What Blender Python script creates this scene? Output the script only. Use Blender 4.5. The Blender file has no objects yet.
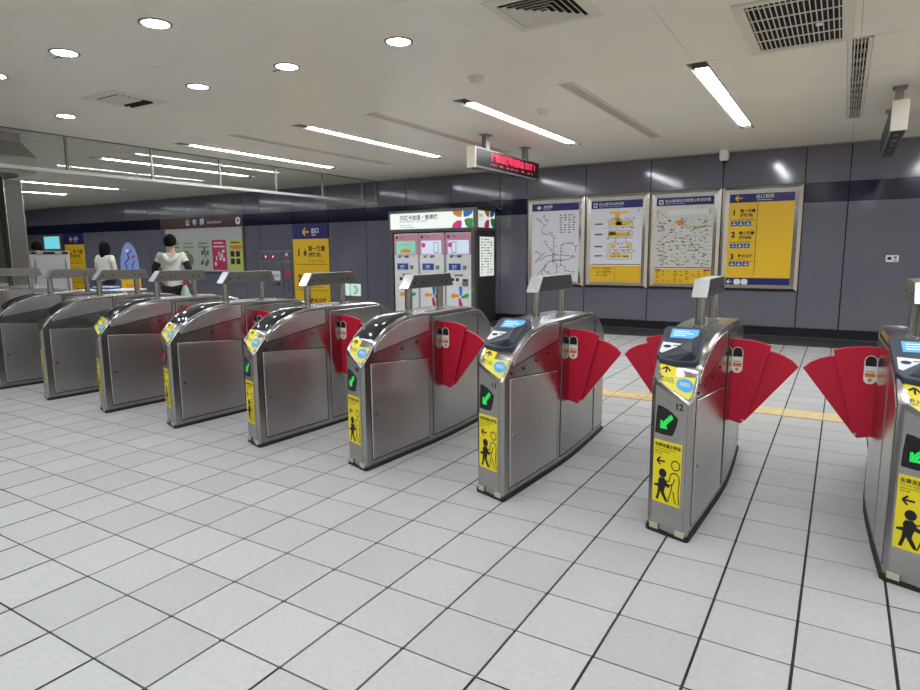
import bpy, bmesh, math, random
from mathutils import Vector, Matrix
random.seed(7)
S = bpy.context.scene
C = S.collection

# ------------------------------------------------------------------ camera, world, exposure
cd = bpy.data.cameras.new('camera'); cam = bpy.data.objects.new('camera', cd); C.objects.link(cam)
YAW, PITCH, ROLL = 0.54680, -0.14734, -0.00766
_f = Vector((-math.sin(YAW)*math.cos(PITCH), math.cos(YAW)*math.cos(PITCH), math.sin(PITCH)))
_r = Vector((math.cos(YAW), math.sin(YAW), 0)); _u = _r.cross(_f)
_r2 = _r*math.cos(ROLL)+_u*math.sin(ROLL); _u2 = _u*math.cos(ROLL)-_r*math.sin(ROLL)
cam.matrix_world = Matrix(((_r2.x,_u2.x,-_f.x,0.6508),(_r2.y,_u2.y,-_f.y,-1.9436),(_r2.z,_u2.z,-_f.z,1.4012),(0,0,0,1)))
cd.sensor_width = 36; cd.lens = 624.63/920*36; cd.clip_start = .05; cd.clip_end = 200
S.camera = cam
w = bpy.data.worlds.new('world'); S.world = w; w.use_nodes = True
w.node_tree.nodes['Background'].inputs[0].default_value = (.8,.85,.9,1); w.node_tree.nodes['Background'].inputs[1].default_value = .3
S.view_settings.view_transform = 'Standard'; S.view_settings.look = 'None'; S.view_settings.gamma = 1
S.view_settings.use_curve_mapping = False; S.view_settings.exposure = 1.16
DOWN, STRIP = 30.0, 19.0        # emission strength of downlights and of light strips

# ------------------------------------------------------------------ materials
def srgb(r, g, b):
    f = lambda c: (c/255/12.92) if c/255 <= .04045 else ((c/255+.055)/1.055)**2.4
    return (f(r), f(g), f(b), 1)
MATS = {}
def mat(name, col, rough=.5, metal=0., emit=0., spec=.5, noise=None, bump=None, coat=0., rnd=0., alpha=None, emc=None, aniso=0):
    """noise=(scale,amount[,stretch xyz]) mottles the colour; bump=(scale,strength)"""
    if name in MATS: return MATS[name]
    m = bpy.data.materials.new(name); m.use_nodes = True; nt = m.node_tree; N = nt.nodes; L = nt.links
    b = N['Principled BSDF']
    b.inputs['Base Color'].default_value = col; b.inputs['Roughness'].default_value = rough; b.inputs['Metallic'].default_value = metal
    b.inputs['Specular IOR Level'].default_value = spec; b.inputs['Coat Weight'].default_value = coat
    if emit:
        b.inputs['Emission Color'].default_value = emc or col; b.inputs['Emission Strength'].default_value = emit
    tc = N.new('ShaderNodeTexCoord')
    src = None
    if noise:
        mp = N.new('ShaderNodeMapping'); L.new(tc.outputs['Object'], mp.inputs[0])
        if len(noise) > 2: mp.inputs['Scale'].default_value = noise[2]
        n = N.new('ShaderNodeTexNoise'); n.inputs['Scale'].default_value = noise[0]; n.inputs['Detail'].default_value = 5
        L.new(mp.outputs[0], n.inputs['Vector'])
        r = N.new('ShaderNodeMapRange'); r.inputs[1].default_value=.3; r.inputs[2].default_value=.7; r.inputs[3].default_value = 1-noise[1]; r.inputs[4].default_value = 1+noise[1]
        L.new(n.outputs['Fac'], r.inputs[0]); src = r.outputs[0]
    if rnd:
        oi = N.new('ShaderNodeObjectInfo'); ge = N.new('ShaderNodeNewGeometry'); ad = N.new('ShaderNodeMath'); ad.operation='ADD'
        L.new(oi.outputs['Random'], ad.inputs[0]); L.new(ge.outputs['Random Per Island'], ad.inputs[1])
        fr = N.new('ShaderNodeMath'); fr.operation='FRACT'; L.new(ad.outputs[0], fr.inputs[0])
        r2 = N.new('ShaderNodeMapRange'); r2.inputs[3].default_value = 1-rnd; r2.inputs[4].default_value = 1+rnd; L.new(fr.outputs[0], r2.inputs[0])
        if src:
            mu = N.new('ShaderNodeMath'); mu.operation='MULTIPLY'; L.new(src, mu.inputs[0]); L.new(r2.outputs[0], mu.inputs[1]); src = mu.outputs[0]
        else: src = r2.outputs[0]
    if src:
        mx = N.new('ShaderNodeVectorMath'); mx.operation = 'SCALE'; mx.inputs[0].default_value = col[:3]; L.new(src, mx.inputs['Scale'])
        L.new(mx.outputs[0], b.inputs['Base Color'])
    if bump:
        n2 = N.new('ShaderNodeTexNoise'); n2.inputs['Scale'].default_value = bump[0]; n2.inputs['Detail'].default_value = 4
        mp2 = N.new('ShaderNodeMapping'); L.new(tc.outputs['Object'], mp2.inputs[0]); L.new(mp2.outputs[0], n2.inputs['Vector'])
        if len(bump) > 2: mp2.inputs['Scale'].default_value = bump[2]
        bp = N.new('ShaderNodeBump'); bp.inputs['Strength'].default_value = bump[1]; bp.inputs['Distance'].default_value = .01 if len(bump) < 4 else bump[3]
        L.new(n2.outputs['Fac'], bp.inputs['Height']); L.new(bp.outputs[0], b.inputs['Normal'])
    if aniso:
        b.inputs['Anisotropic'].default_value = aniso; b.inputs['Anisotropic Rotation'].default_value = .25
        tg = N.new('ShaderNodeTangent'); tg.direction_type = 'RADIAL'; tg.axis = 'Z'; L.new(tg.outputs[0], b.inputs['Tangent'])
    if alpha is not None: b.inputs['Alpha'].default_value = alpha
    MATS[name] = m
    return m
def glassy(name, tint, fac_rough=.02):
    if name in MATS: return MATS[name]
    m = bpy.data.materials.new(name); m.use_nodes = True; nt = m.node_tree; N = nt.nodes; L = nt.links
    N.remove(N['Principled BSDF']); out = N['Material Output']
    t = N.new('ShaderNodeBsdfTransparent'); t.inputs[0].default_value = tint
    g = N.new('ShaderNodeBsdfGlossy'); g.inputs['Roughness'].default_value = fac_rough
    lw = N.new('ShaderNodeLayerWeight'); pw = N.new('ShaderNodeMath'); pw.operation = 'POWER'; pw.inputs[1].default_value = 4; L.new(lw.outputs['Facing'], pw.inputs[0])
    fr = N.new('ShaderNodeMapRange'); fr.inputs[3].default_value = .04; fr.inputs[4].default_value = .7; L.new(pw.outputs[0], fr.inputs[0])
    mx = N.new('ShaderNodeMixShader'); L.new(fr.outputs[0], mx.inputs[0]); L.new(t.outputs[0], mx.inputs[1]); L.new(g.outputs[0], mx.inputs[2])
    L.new(mx.outputs[0], out.inputs[0]); MATS[name] = m
    return m
M_tile = mat('floor_tile_ceramic', srgb(189,189,188), .42, noise=(38,.05), bump=(120,.12), rnd=.055, spec=.4)
M_grout = mat('dark_grout', srgb(52,51,53), .85, noise=(5,.5))
M_yellow_strip = mat('yellow_floor_strip', srgb(226,203,148), .5, noise=(14,.08), bump=(90,.2))
M_strip_ink = mat('brown_strip_print', srgb(176,112,60), .6)
M_granite = mat('dark_granite', srgb(58,58,58), .3, noise=(60,.25))
M_skirt = mat('black_skirting', srgb(13,13,14), .35)
M_wall = mat('grey_enamel_panel', srgb(106,105,115), .10, noise=(1.2,.03), bump=(1.1,.10), spec=.55, rnd=.02)
M_navy = mat('navy_enamel_panel', srgb(13,16,46), .14, bump=(1.1,.10), spec=.5)
M_gap = mat('dark_joint', srgb(24,24,26), .8)
M_ceil = mat('beige_ceiling_metal', srgb(246,238,221), .34, noise=(.8,.02), spec=.4, bump=(.7,.06))
M_ceil2 = mat('grey_beige_ceiling_plank', srgb(218,212,198), .36, spec=.4)
M_plen = mat('dark_plenum', srgb(30,29,27), .9)
M_slot = mat('slot_housing_grey', srgb(128,124,116), .5)
M_vent = mat('vent_cream_metal', srgb(228,221,204), .45)
M_ventshade = mat('vent_dark_inside', srgb(26,25,24), .9, noise=(20,.4))  # near-black colour stands in for the shade inside the vents
M_steel = mat('brushed_stainless', srgb(176,174,172), .26, 1.0, noise=(60,.05,(.3,.3,6)), bump=(240,.02,(1,.02,1)))
M_steel_d = mat('brushed_stainless_side', srgb(168,165,163), .23, 1.0, noise=(40,.06,(8,.15,3)), bump=(1.6,.03,(1,1,1),.03), aniso=.85)
M_door = mat('brushed_stainless_door', srgb(190,187,185), .31, 1.0, noise=(40,.06,(8,.15,3)), bump=(1.3,.05,(1,1.6,.2),.03), aniso=.92)
M_frame = mat('poster_frame_stainless', srgb(205,201,196), .2, 1.0, noise=(30,.05,(.3,.3,5)))
M_alu = mat('aluminium_grey', srgb(150,148,146), .38, .8, noise=(40,.04))
M_bar = mat('head_bar_steel', srgb(146,142,138), .3, 1.0, noise=(50,.05,(.2,5,5)))
M_white = mat('white_plastic', srgb(240,240,238), .4)
M_bright = mat('pale_bar_end', srgb(214,216,218), .22, .55)
M_black = mat('black_plastic', srgb(16,16,18), .35)
M_rubber = mat('black_rubber', srgb(34,33,32), .7)
M_cream = mat('cream_rubber', srgb(200,196,170), .6)
M_red = mat('red_flap_plastic', srgb(204,28,58), .36, spec=.35, noise=(6,.03))
M_redd = mat('red_flap_edge', srgb(196,40,70), .4)
M_yel = mat('yellow_sticker', srgb(246,226,26), .42)
M_yel2 = mat('pale_yellow_sticker', srgb(238,226,82), .42)
M_ink = mat('black_ink', srgb(20,20,20), .6)
M_inkg = mat('grey_ink', srgb(84,84,84), .6)
M_blue = mat('light_blue_ellipse', srgb(84,174,226), .4)
M_blued = mat('deep_blue_print', srgb(28,84,160), .45)
M_whitei = mat('white_ink', srgb(236,236,240), .5)
M_orange = mat('orange_print', srgb(228,128,36), .5)
M_exity = mat('sign_yellow', srgb(238,192,28), .4)
M_navyp = mat('navy_print', srgb(22,26,104), .4)
M_paper = mat('map_paper', srgb(226,226,230), .45)
M_plasticd = mat('reader_charcoal_plastic', srgb(54,63,78), .38, noise=(90,.04))
M_plasticd2 = mat('reader_wedge_plastic', srgb(34,40,50), .45)
M_cover = mat('black_gloss_cover', srgb(26,34,42), .1, coat=.5)
M_lcd = mat('lcd_blue', srgb(96,160,210), .2, emit=.22, emc=srgb(110,186,240))
M_lcdk = mat('lcd_window_text', srgb(190,215,235), .3, emit=.2)
M_led = mat('green_led', srgb(30,240,80), .4, emit=.6, emc=srgb(40,245,110))
M_ledr = mat('red_led', srgb(250,40,80), .4, emit=.55, emc=srgb(255,30,76))
M_ledo = mat('dim_red_led', srgb(200,40,50), .4, emit=.7)
M_lamp = mat('lamp_diffuser', (1,1,1,1), .5, emit=STRIP, emc=(.93,.975,1.04,1))
M_lampd = mat('downlight_diffuser', (1,1,1,1), .5, emit=DOWN, emc=(.92,.97,1.05,1))
M_trim = mat('downlight_trim', srgb(150,148,142), .35, .5)
M_glass = glassy('clear_glass', (.95,.975,.96,1))
M_brown = mat('brown_header', srgb(74,36,26), .25)
M_board = mat('bulletin_grey', srgb(186,188,186), .45)
M_kiosk = mat('kiosk_white', srgb(222,222,222), .4)
M_kpink = mat('kiosk_pink', srgb(206,144,166), .4)
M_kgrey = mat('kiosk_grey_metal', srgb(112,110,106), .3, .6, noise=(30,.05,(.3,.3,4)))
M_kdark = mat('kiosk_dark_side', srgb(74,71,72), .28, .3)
M_lit = mat('lit_white_sign', srgb(200,208,202), .4, emit=.3, emc=srgb(232,240,232))
M_pk = mat('magenta_print', srgb(214,52,140), .4, emit=.1); M_gn = mat('green_print', srgb(56,150,66), .4, emit=.08)
M_bl = mat('blue_print', srgb(40,112,190), .4, emit=.08); M_or = mat('amber_print', srgb(222,140,44), .4, emit=.08)
M_crim = mat('crimson_print', srgb(190,40,80), .45)
M_scr = mat('kiosk_screen', srgb(190,204,220), .2, emit=.25); M_scrg = mat('kiosk_screen_mint', srgb(130,196,178), .2, emit=.2)
M_cyan = mat('lit_cyan_screen', srgb(110,196,206), .3, emit=.4)
M_exitg = mat('lit_exit_panel', srgb(190,216,200), .3, emit=.3); M_exitgr = mat('exit_green', srgb(40,140,90), .4)
M_skin = mat('skin', srgb(214,168,140), .5); M_hair = mat('black_hair', srgb(7,6,6), .8, spec=.2, noise=(30,.3))
M_cloth = mat('white_fabric', srgb(222,219,208), .8, bump=(90,.2)); M_clothd = mat('black_fabric', srgb(24,24,28), .8)
M_clothb = mat('beige_fabric', srgb(178,168,150), .8, noise=(7,.2,(1,1,6))); M_jean = mat('navy_trousers', srgb(38,42,58), .8)
M_shoe = mat('grey_shoe', srgb(90,90,92), .6)

# ------------------------------------------------------------------ mesh helpers
class MB:
    def __init__(s): s.v = []; s.f = []
    def add(s, v, f):
        o = len(s.v); s.v += [tuple(p) for p in v]; s.f += [tuple(i+o for i in q) for q in f]; return s
    def box(s, a, b):
        x0,y0,z0 = a; x1,y1,z1 = b
        return s.add([(x0,y0,z0),(x1,y0,z0),(x1,y1,z0),(x0,y1,z0),(x0,y0,z1),(x1,y0,z1),(x1,y1,z1),(x0,y1,z1)],
                     [(0,3,2,1),(4,5,6,7),(0,1,5,4),(1,2,6,5),(2,3,7,6),(3,0,4,7)])
    def prism(s, pts, fn, d0, d1):
        """outline pts (u,v) counter-clockwise, fn(u,v,d)->xyz, extruded from d0 (back) to d1 (front)"""
        n = len(pts)
        v = [fn(u,q,d0) for u,q in pts]+[fn(u,q,d1) for u,q in pts]
        f = [tuple(range(n-1,-1,-1)), tuple(range(n,2*n))]+[(i,(i+1)%n,n+(i+1)%n,n+i) for i in range(n)]
        return s.add(v, f)
    def flat(s, pts, fn, d=0):
        return s.add([fn(u,q,d) for u,q in pts], [tuple(range(len(pts)))])
    def tube(s, a, b, r, n=16, r2=None):
        a = Vector(a); b = Vector(b); d = (b-a).normalized(); r2 = r if r2 is None else r2
        t = Vector((0,0,1)) if abs(d.z) < .9 else Vector((1,0,0)); x = d.cross(t).normalized(); y = d.cross(x)
        v = []
        for c, rr in ((a,r),(b,r2)):
            for i in range(n):
                k = 2*math.pi*i/n; v.append(c+x*rr*math.cos(k)+y*rr*math.sin(k))
        return s.add(v, [tuple(range(n)), tuple(range(2*n-1,n-1,-1))]+[(i,n+i,n+(i+1)%n,(i+1)%n) for i in range(n)])
    def lathe(s, prof, n=24, c=(0,0,0)):
        o = len(s.v); k = len(prof)
        for i in range(n):
            a = 2*math.pi*i/n
            for r,z in prof: s.v.append((c[0]+r*math.cos(a), c[1]+r*math.sin(a), c[2]+z))
        for i in range(n):
            for j in range(k-1): s.f.append((o+i*k+j, o+((i+1)%n)*k+j, o+((i+1)%n)*k+j+1, o+i*k+j+1))
        return s
    def mesh(s, name, m, smooth=None, fix=True):
        me = bpy.data.meshes.new(name); me.from_pydata(s.v, [], s.f); me.materials.append(m)
        if fix:
            b = bmesh.new(); b.from_mesh(me); bmesh.ops.recalc_face_normals(b, faces=b.faces); b.to_mesh(me); b.free()
        if smooth:
            me.polygons.foreach_set('use_smooth', [True]*len(me.polygons)); me.set_sharp_from_angle(angle=math.radians(smooth))
        me.update(); return me
def obj(name, me, parent=None, loc=(0,0,0), rz=0, bevel=0, label=None):
    o = bpy.data.objects.new(name, me); C.objects.link(o); o.location = loc; o.rotation_euler = (0,0,rz)
    if parent: o.parent = parent
    if bevel:
        b = o.modifiers.new('bevel','BEVEL'); b.width = bevel; b.segments = 2; b.limit_method = 'ANGLE'; b.angle_limit = .6
    if label: o['label'] = label
    return o
def part(name, mb, m, parent=None, smooth=None, bevel=0, label=None, fix=True):
    return obj(name, mb.mesh(name, m, smooth, fix), parent, bevel=bevel, label=label)
def thing(name, label, cat, loc=(0,0,0), rz=0, group=None):
    o = bpy.data.objects.new(name, None); C.objects.link(o); o.empty_display_size = .1; o.location = loc; o.rotation_euler = (0,0,rz)
    return tag(o, label, cat, group)
def tag(o, label, cat, group=None):
    o['label'] = label; o['category'] = cat
    if group: o['group'] = group
    return o
def struct(name, mb, m, label=None, **k):
    o = part(name, mb, m, **k); o['kind'] = 'structure'
    if label: o['label'] = label
    return o
_tc = {}
def text2d(s, size, align='LEFT', bold=0, res=3):
    k = (s, size, align, bold)
    if k in _tc: return _tc[k]
    c = bpy.data.curves.new('t', 'FONT'); c.body = s; c.size = size; c.align_x = align; c.offset = bold; c.resolution_u = res
    o = bpy.data.objects.new('t', c); C.objects.link(o)
    dg = bpy.context.evaluated_depsgraph_get(); me = o.evaluated_get(dg).to_mesh()
    r = ([(v.co.x, v.co.y) for v in me.vertices], [tuple(p.vertices) for p in me.polygons])
    bpy.data.objects.remove(o); bpy.data.curves.remove(c); _tc[k] = r
    return r
def letters(mb, s, u, v, size, fn, d=0, align='LEFT', bold=0, sx=1):
    vs, fs = text2d(s, size, align, bold)
    mb.add([fn(u+a*sx, v+b, d) for a,b in vs], fs); return mb
def face_y(Y):   # things facing the camera side (-Y): u=X, v=Z, d towards -Y
    return lambda u,v,d=0: (u, Y-d, v)
def face_x(X):   # things facing +X: u=Y, v=Z
    return lambda u,v,d=0: (X+d, u, v)
def rect(a, b, c, d): return [(a,b),(c,b),(c,d),(a,d)]
def arc(cx, cy, r, a0, a1, n, ry=None):
    return [(cx+r*math.cos(math.radians(a0+(a1-a0)*i/n)), cy+(ry or r)*math.sin(math.radians(a0+(a1-a0)*i/n))) for i in range(n+1)]
def rrect(a, b, c, d, r, n=4):
    return arc(c-r,b+r,r,-90,0,n)+arc(c-r,d-r,r,0,90,n)+arc(a+r,d-r,r,90,180,n)+arc(a+r,b+r,r,180,270,n)
def stroke(mb, pts, wd, fn, d=0):
    for (a,b),(c,e) in zip(pts, pts[1:]):
        dx, dy = c-a, e-b; l = math.hypot(dx,dy) or 1; nx, ny = -dy/l*wd/2, dx/l*wd/2
        mb.flat([(a+nx,b+ny),(a-nx,b-ny),(c-nx,e-ny),(c+nx,e+ny)], fn, d)
    return mb
def arrow_left(cx, cy, s):    # arrow pointing left, as strokes
    return [[(cx+s,cy),(cx-s*.9,cy)], [(cx-s*.1,cy+s*.8),(cx-s*.95,cy)], [(cx-s*.1,cy-s*.8),(cx-s*.95,cy)]]

# ================================================================== SETTING
XL, XR, YB, YW, ZC = -26.0, 6.0, -9.0, 9.48, 3.0
T = .3
# ---- floor: dark grout bed, tiles as pieces
floor = struct('floor', MB().box((XL,YB,-.2),(XR,YW,-.006)), M_grout, label='pale grey square tiled concourse floor with dark joints')
GX, GY = .0105, .0075
tile_me = MB().prism(rrect(-T/2+GX/2,-T/2+GY/2,T/2-GX/2,T/2-GY/2,.004,1), lambda u,v,d:(u,v,d), -.012, 0).mesh('floor_tile', M_tile)
view_inv = cam.matrix_world.inverted()
def proj(p):
    q = view_inv @ Vector(p)
    if q.z > -.1: return None
    return (460+624.63*q.x/-q.z, 345-624.63*q.y/-q.z)
cells = []
border_j = 28
for i in range(math.floor(XL/T), math.ceil(XR/T)):
    for j in range(math.floor(YB/T), border_j):
        if j == 13: continue
        cells.append((i, j))
scored = []
for i, j in cells:
    q = [proj(((i+a)*T,(j+b)*T,0)) for a,b in ((0,0),(1,0),(1,1),(0,1))]
    if None in q: continue
    if all(-10 < x < 930 and y < 700 for x,y in q):
        ar = abs(sum(q[k][0]*q[(k+1)%4][1]-q[(k+1)%4][0]*q[k][1] for k in range(4)))/2
        scored.append((ar, i, j))
scored.sort(reverse=True)
near = {(i,j) for _,i,j in scored[:300]}
for i, j in sorted(near): obj('tile', tile_me, floor, ((i+.5)*T,(j+.5)*T,0))
rest = MB()
for i, j in cells:
    if (i,j) in near or (i+1)*T > XR: continue
    a, b = i*T, j*T
    rest.add([(a+GX/2,b+GY/2,0),(a+T-GX/2,b+GY/2,0),(a+T-GX/2,b+T-GY/2,0),(a+GX/2,b+T-GY/2,0)], [(0,1,2,3)])
o = part('far_tiles', rest, M_tile, floor, fix=False); o['kind'] = 'stuff'; o['label'] = 'the remaining pale floor tiles'
# yellow guide strip on row 13
for i in range(math.ceil(XL/T), int(XR/T)):
    a = i*T
    part('guide_tile', MB().box((a+.002,13*T+.012,-.01),(a+T-.002,14*T-.012,.003)), M_yellow_strip, floor)
ink = MB()
for k in range(7):
    u = -.95+k*.09
    for seg in arrow_left(u, 13.45*T, .03): stroke(ink, seg, .012, lambda a,b,d:(a,b,.0042))
stroke(ink, [(-1.3,13.2*T),(-.33,13.2*T)], .012, lambda a,b,d:(a,b,.0042)); stroke(ink, [(-1.3,13.75*T),(-.33,13.75*T)], .012, lambda a,b,d:(a,b,.0042))
part('strip_print', ink, M_strip_ink, floor, fix=False)
for k in range(27):
    a = XL+k*1.2; part('border_slab', MB().box((a+.002,border_j*T,-.02),(min(a+1.2,XR)-.002,YW-.02,.0)), M_granite, floor)

# ---- back wall with enamel panels
seams = [XL,-24.4,-23.2,-22.0,-20.75,-19.55,-18.35,-17.17,-16.57,-15.39,-14.2,-12.97,-12.35,-11.16,-9.96,-8.8,-7.65,-6.47,-5.32,-4.72,-3.52,-2.33,-1.14,.06,.66,1.86,3.06,4.26,5.46,XR]
wall = struct('wall_back', MB().box((XL,YW,0),(XR,YW+.2,ZC+.3)), M_gap, label='grey enamel panelled wall with a navy band')
for a, b in zip(seams, seams[1:]):
    g = .0075
    part('panel', MB().box((a+g,YW-.025,.15),(b-g,YW+.01,2.128)), M_wall, wall, bevel=.003)
    bull = -16.58 < a and b < -12.9
    part('band_panel', MB().box((a+g,YW-.025,2.13),(b-g,YW+.01,2.428)), M_brown if bull else M_navy, wall, bevel=.002)
    part('upper_panel', MB().box((a+g,YW-.025,2.43),(b-g,YW+.01,2.985)), M_wall, wall, bevel=.003)
sk = struct('baseboard_back', MB().box((XL,YW-.012,0),(XR,YW+.02,.147)), M_skirt, label='black skirting under the grey wall panels')
tr = struct('trim_1', MB().box((XL,YW-.05,2.985),(XR,YW+.02,3.0)), M_alu, label='thin metal trim between wall and ceiling')
struct('wall_left', MB().box((XL-.2,YB,0),(XL,YW,ZC+.3)), M_wall); struct('wall_right', MB().box((XR,YB,0),(XR+.2,YW,ZC+.3)), M_ceil)
struct('wall_front', MB().box((XL,YB-.2,0),(XR,YB,ZC+.3)), M_ceil)

# ---- ceiling: plenum + panels, slots left open at y 3.97..7.42
ceil = struct('ceiling', MB().box((XL,YB,ZC+.26),(XR,YW,ZC+.4)), M_plen, label='beige metal panel ceiling with light slots and air slots')
XCUR = -8.45
SL0, SL1 = 3.97, 7.42
LX = [-.55-2.4*k for k in range(-2,4)]         # light slots
AX = [.65-2.4*k for k in range(-2,4)]          # air slots
HALF = .085
xs = sorted([-.55-1.2*k for k in range(-6,7)])
def cpanel(x0, x1, y0, y1, m=M_ceil, nm='panel'):
    g = .0009
    part(nm, MB().box((x0+g,y0+g,ZC),(x1-g,y1-g,ZC+.03)), m, ceil, bevel=.0015)
edges = [XCUR]+[x for x in xs if XCUR+.3 < x < XR-.1]+[XR]
ys1 = [YB,-8.2,-6.98,-5.76,-4.54,-3.32,-2.1,-.88,.33,1.55,2.77,3.97]
for a, b in zip(edges, edges[1:]):
    for c, d in zip(ys1, ys1[1:]): cpanel(a, b, c, d)
    s0 = HALF if any(abs(a-x) < .02 for x in LX+AX) else 0
    s1 = HALF if any(abs(b-x) < .02 for x in LX+AX) else 0
    cpanel(a+s0, b-s1, SL0+.005, 5.078); cpanel(a+s0, b-s1, 5.082, SL1-.003); cpanel(a, b, SL1+.002, YW-.005)
# planks beyond the glass baffle
LX2 = [-10.1,-12.45,-14.8,-17.2,-19.6,-22.0]
pk = MB(); y = YB
while y < YW-.01:
    y1 = min(y+.2, YW-.005)
    xsb = [XL]+sorted(LX2)+[XCUR]
    for a, b in zip(xsb, xsb[1:]):
        sl = SL0-.01 < y+.1 < SL1
        a1 = a+(HALF if sl and a != XL else 0); b1 = b-(HALF if sl and b != XCUR else 0)
        pk.box((a1,y+.006,ZC),(b1,y1-.006,ZC+.02))
    y = y1
o = part('plank', pk, M_ceil2, ceil); o['kind'] = 'stuff'; o['label'] = 'narrow ceiling planks beyond the glass baffle'

ORD = ['nearest the right edge','second from the right edge','third from the right edge','fourth from the right edge']
def light_strip(x, label, group):
    t = thing('ceiling_light_strip', label, 'light', (x,(SL0+SL1)/2,ZC), 0, group); y0 = SL0-(SL0+SL1)/2; y1 = -y0
    h = HALF-.002
    hb = MB(); hb.box((-h,y0,0),(-h+.006,y1,.12)); hb.box((h-.006,y0,0),(h,y1,.12)); hb.box((-h,y0,.115),(h,y1,.12)); hb.box((-h,y0,0),(h,y0+.006,.12)); hb.box((-h,y1-.006,0),(h,y1,.12))
    part('housing', hb, M_slot, t)
    fg = MB()
    for q in (-1,1): fg.box((min(q*.056,q*h),y0+.24,.012),(max(q*.056,q*h),y1,.016))
    part('flange', fg, M_slot, t); part('end_plate', MB().box((-h,y0+.238,.012),(h,y0+.244,.118)), M_slot, t)
    yy = y0+.27
    for ln in (1.22,1.22,.58):
        part('diffuser', MB().box((-.052,yy,.004),(.052,yy+ln-.045,.02)), M_lamp, t); yy += ln
    return t
def air_slot(x, label, group):
    t = thing('linear_air_diffuser', label, 'air vent', (x,(SL0+SL1)/2,ZC), 0, group); y0 = SL0-(SL0+SL1)/2; y1 = -y0
    h = HALF-.002
    part('backing', MB().box((-h,y0,.1),(h,y1,.12)), M_ventshade, t)
    fr = MB()
    for s in (-1,1): fr.box((min(s*h,s*(h-.03)),y0,-.004),(max(s*h,s*(h-.03)),y1,.1))
    fr.box((-h,y0,-.004),(h,y0+.02,.1)); fr.box((-h,y1-.02,-.004),(h,y1,.1)); part('frame', fr, M_vent, t)
    for k in range(4): part('slat', MB().box((-.042+k*.024,y0+.02,.0),(-.034+k*.024,y1-.02,.05)), M_vent, t)
    n = 12
    for k in range(1,n): yk = y0+(y1-y0)*k/n; part('cross_bar', MB().box((-.055,yk-.004,.03),(.055,yk+.004,.06)), M_vent, t)
    return t
names = {-.55:'light strip in the ceiling nearest the exit poster', -2.95:'light strip beside the hanging red text display', -5.35:'light strip above the row of ticket machines', -7.75:'light strip nearest the hanging glass baffle'}
for x in LX:
    lab = next((v for k,v in names.items() if abs(k-x) < .05), None)
    if x > XR-.3: continue
    light_strip(x, 'long white three-piece '+lab if lab else 'white ceiling light strip beyond the right edge of the photo', 'light strips in the ceiling slots')
for k, x in enumerate(LX2):
    light_strip(x, 'distant white light strip beyond the glass baffle, %s from it' % ['first','second','third','fourth','fifth','sixth'][k], 'light strips beyond the glass baffle')
an = {.65:'air slot in the ceiling beside the big square grille', -1.75:'air slot between the two nearest light strips', -4.15:'air slot beside the hanging red text display on its left', -6.55:'air slot nearest the hanging glass baffle'}
for x in AX:
    lab = next((v for k,v in an.items() if abs(k-x) < .05), None)
    if x > XR-.3: continue
    air_slot(x, 'long slatted cream '+lab if lab else 'long slatted air slot beyond the right edge of the photo', 'linear air slots in the ceiling')

# ---- downlights
rim_me = MB().lathe([(.088,-.001),(.092,-.007),(.104,-.008),(.112,-.004),(.112,0),(.088,0)], 32).mesh('trim_ring', M_trim, 40)
dif_me = MB().lathe([(0,-.004),(.06,-.005),(.089,-.003),(.089,0)], 32).mesh('diffuser', M_lampd, 40)
clip_me = MB().tube((.10,.0,-.006),(.19,.03,-.008),.004,6).tube((.13,.02,-.007),(.15,-.015,-.007),.004,6).mesh('clip', M_trim)
dl_lab = {(-3.57,.93):'round lit downlight at the top left of the ceiling, nearest the top edge', (-4.77,.93):'round lit downlight with a small clip, left of the topmost one', (-3.57,2.15):'round lit downlight with a small clip, centre of the ceiling',
 (-4.77,2.15):'round lit downlight right of the small square air vent', (-2.37,2.15):'round lit downlight nearest the square diffuser', (-7.17,2.15):'round lit downlight closest to the glass baffle', (-5.97,.93):'round lit downlight cut by the left edge of the photo'}
for yr in (2.15,.93,-.29,-1.51,-2.73,-3.95,-5.17,-6.4):  # lamps out of view are added along the grid to brighten the floor
    for k in range(-6,6):
        x = -1.17-1.2*k
        if yr == 2.15 and k in (0,4): continue
        if x > XR-.4 or x < XCUR: continue
        if yr < -3 and (k % 2): continue
        key = next((q for q in dl_lab if abs(q[0]-x) < .05 and abs(q[1]-yr) < .05), None)
        t = thing('downlight', dl_lab.get(key, 'added unseen round ceiling downlight beyond the edge of the photo'), 'light', (x,yr,ZC), 0, 'round downlights in the ceiling')
        obj('trim_ring', rim_me, t); obj('diffuser', dif_me, t)
        if key in ((-4.77,.93),(-3.57,2.15),(-7.17,2.15)): obj('clip', clip_me, t, rz=math.radians(165))

# ---- square four-way diffuser
t = thing('square_ceiling_diffuser', 'square cream four-way air diffuser at the top of the ceiling', 'air vent', (-1.17,2.15,ZC))
fr = MB()
def sqring(mb, a, b, z0, z1):      # square ring sloping from outer half a at z0 to inner half b at z1
    for k in range(4):
        c, s = [(1,0),(0,1),(-1,0),(0,-1)][k]
        R = lambda x,y: (x*c-y*s, x*s+y*c)
        P = [(*R(-a,-a),z0),(*R(a,-a),z0),(*R(b,-b),z1),(*R(-b,-b),z1)]
        P += [(x,y,z+.004) for x,y,z in P]
        mb.add(P, [(0,1,2,3),(7,6,5,4),(0,4,5,1),(1,5,6,2),(2,6,7,3),(3,7,4,0)])
sqring(fr,.31,.235,-.004,-.012); part('frame', fr, M_vent, t)
part('backing', MB().box((-.235,-.235,-.003),(.235,.235,-.001)), M_ventshade, t)
for k in range(5):
    mb = MB(); a = .215-.042*k; sqring(mb, a, a-.022, -.022, -.006); part('louvre', mb, M_vent, t)
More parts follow.
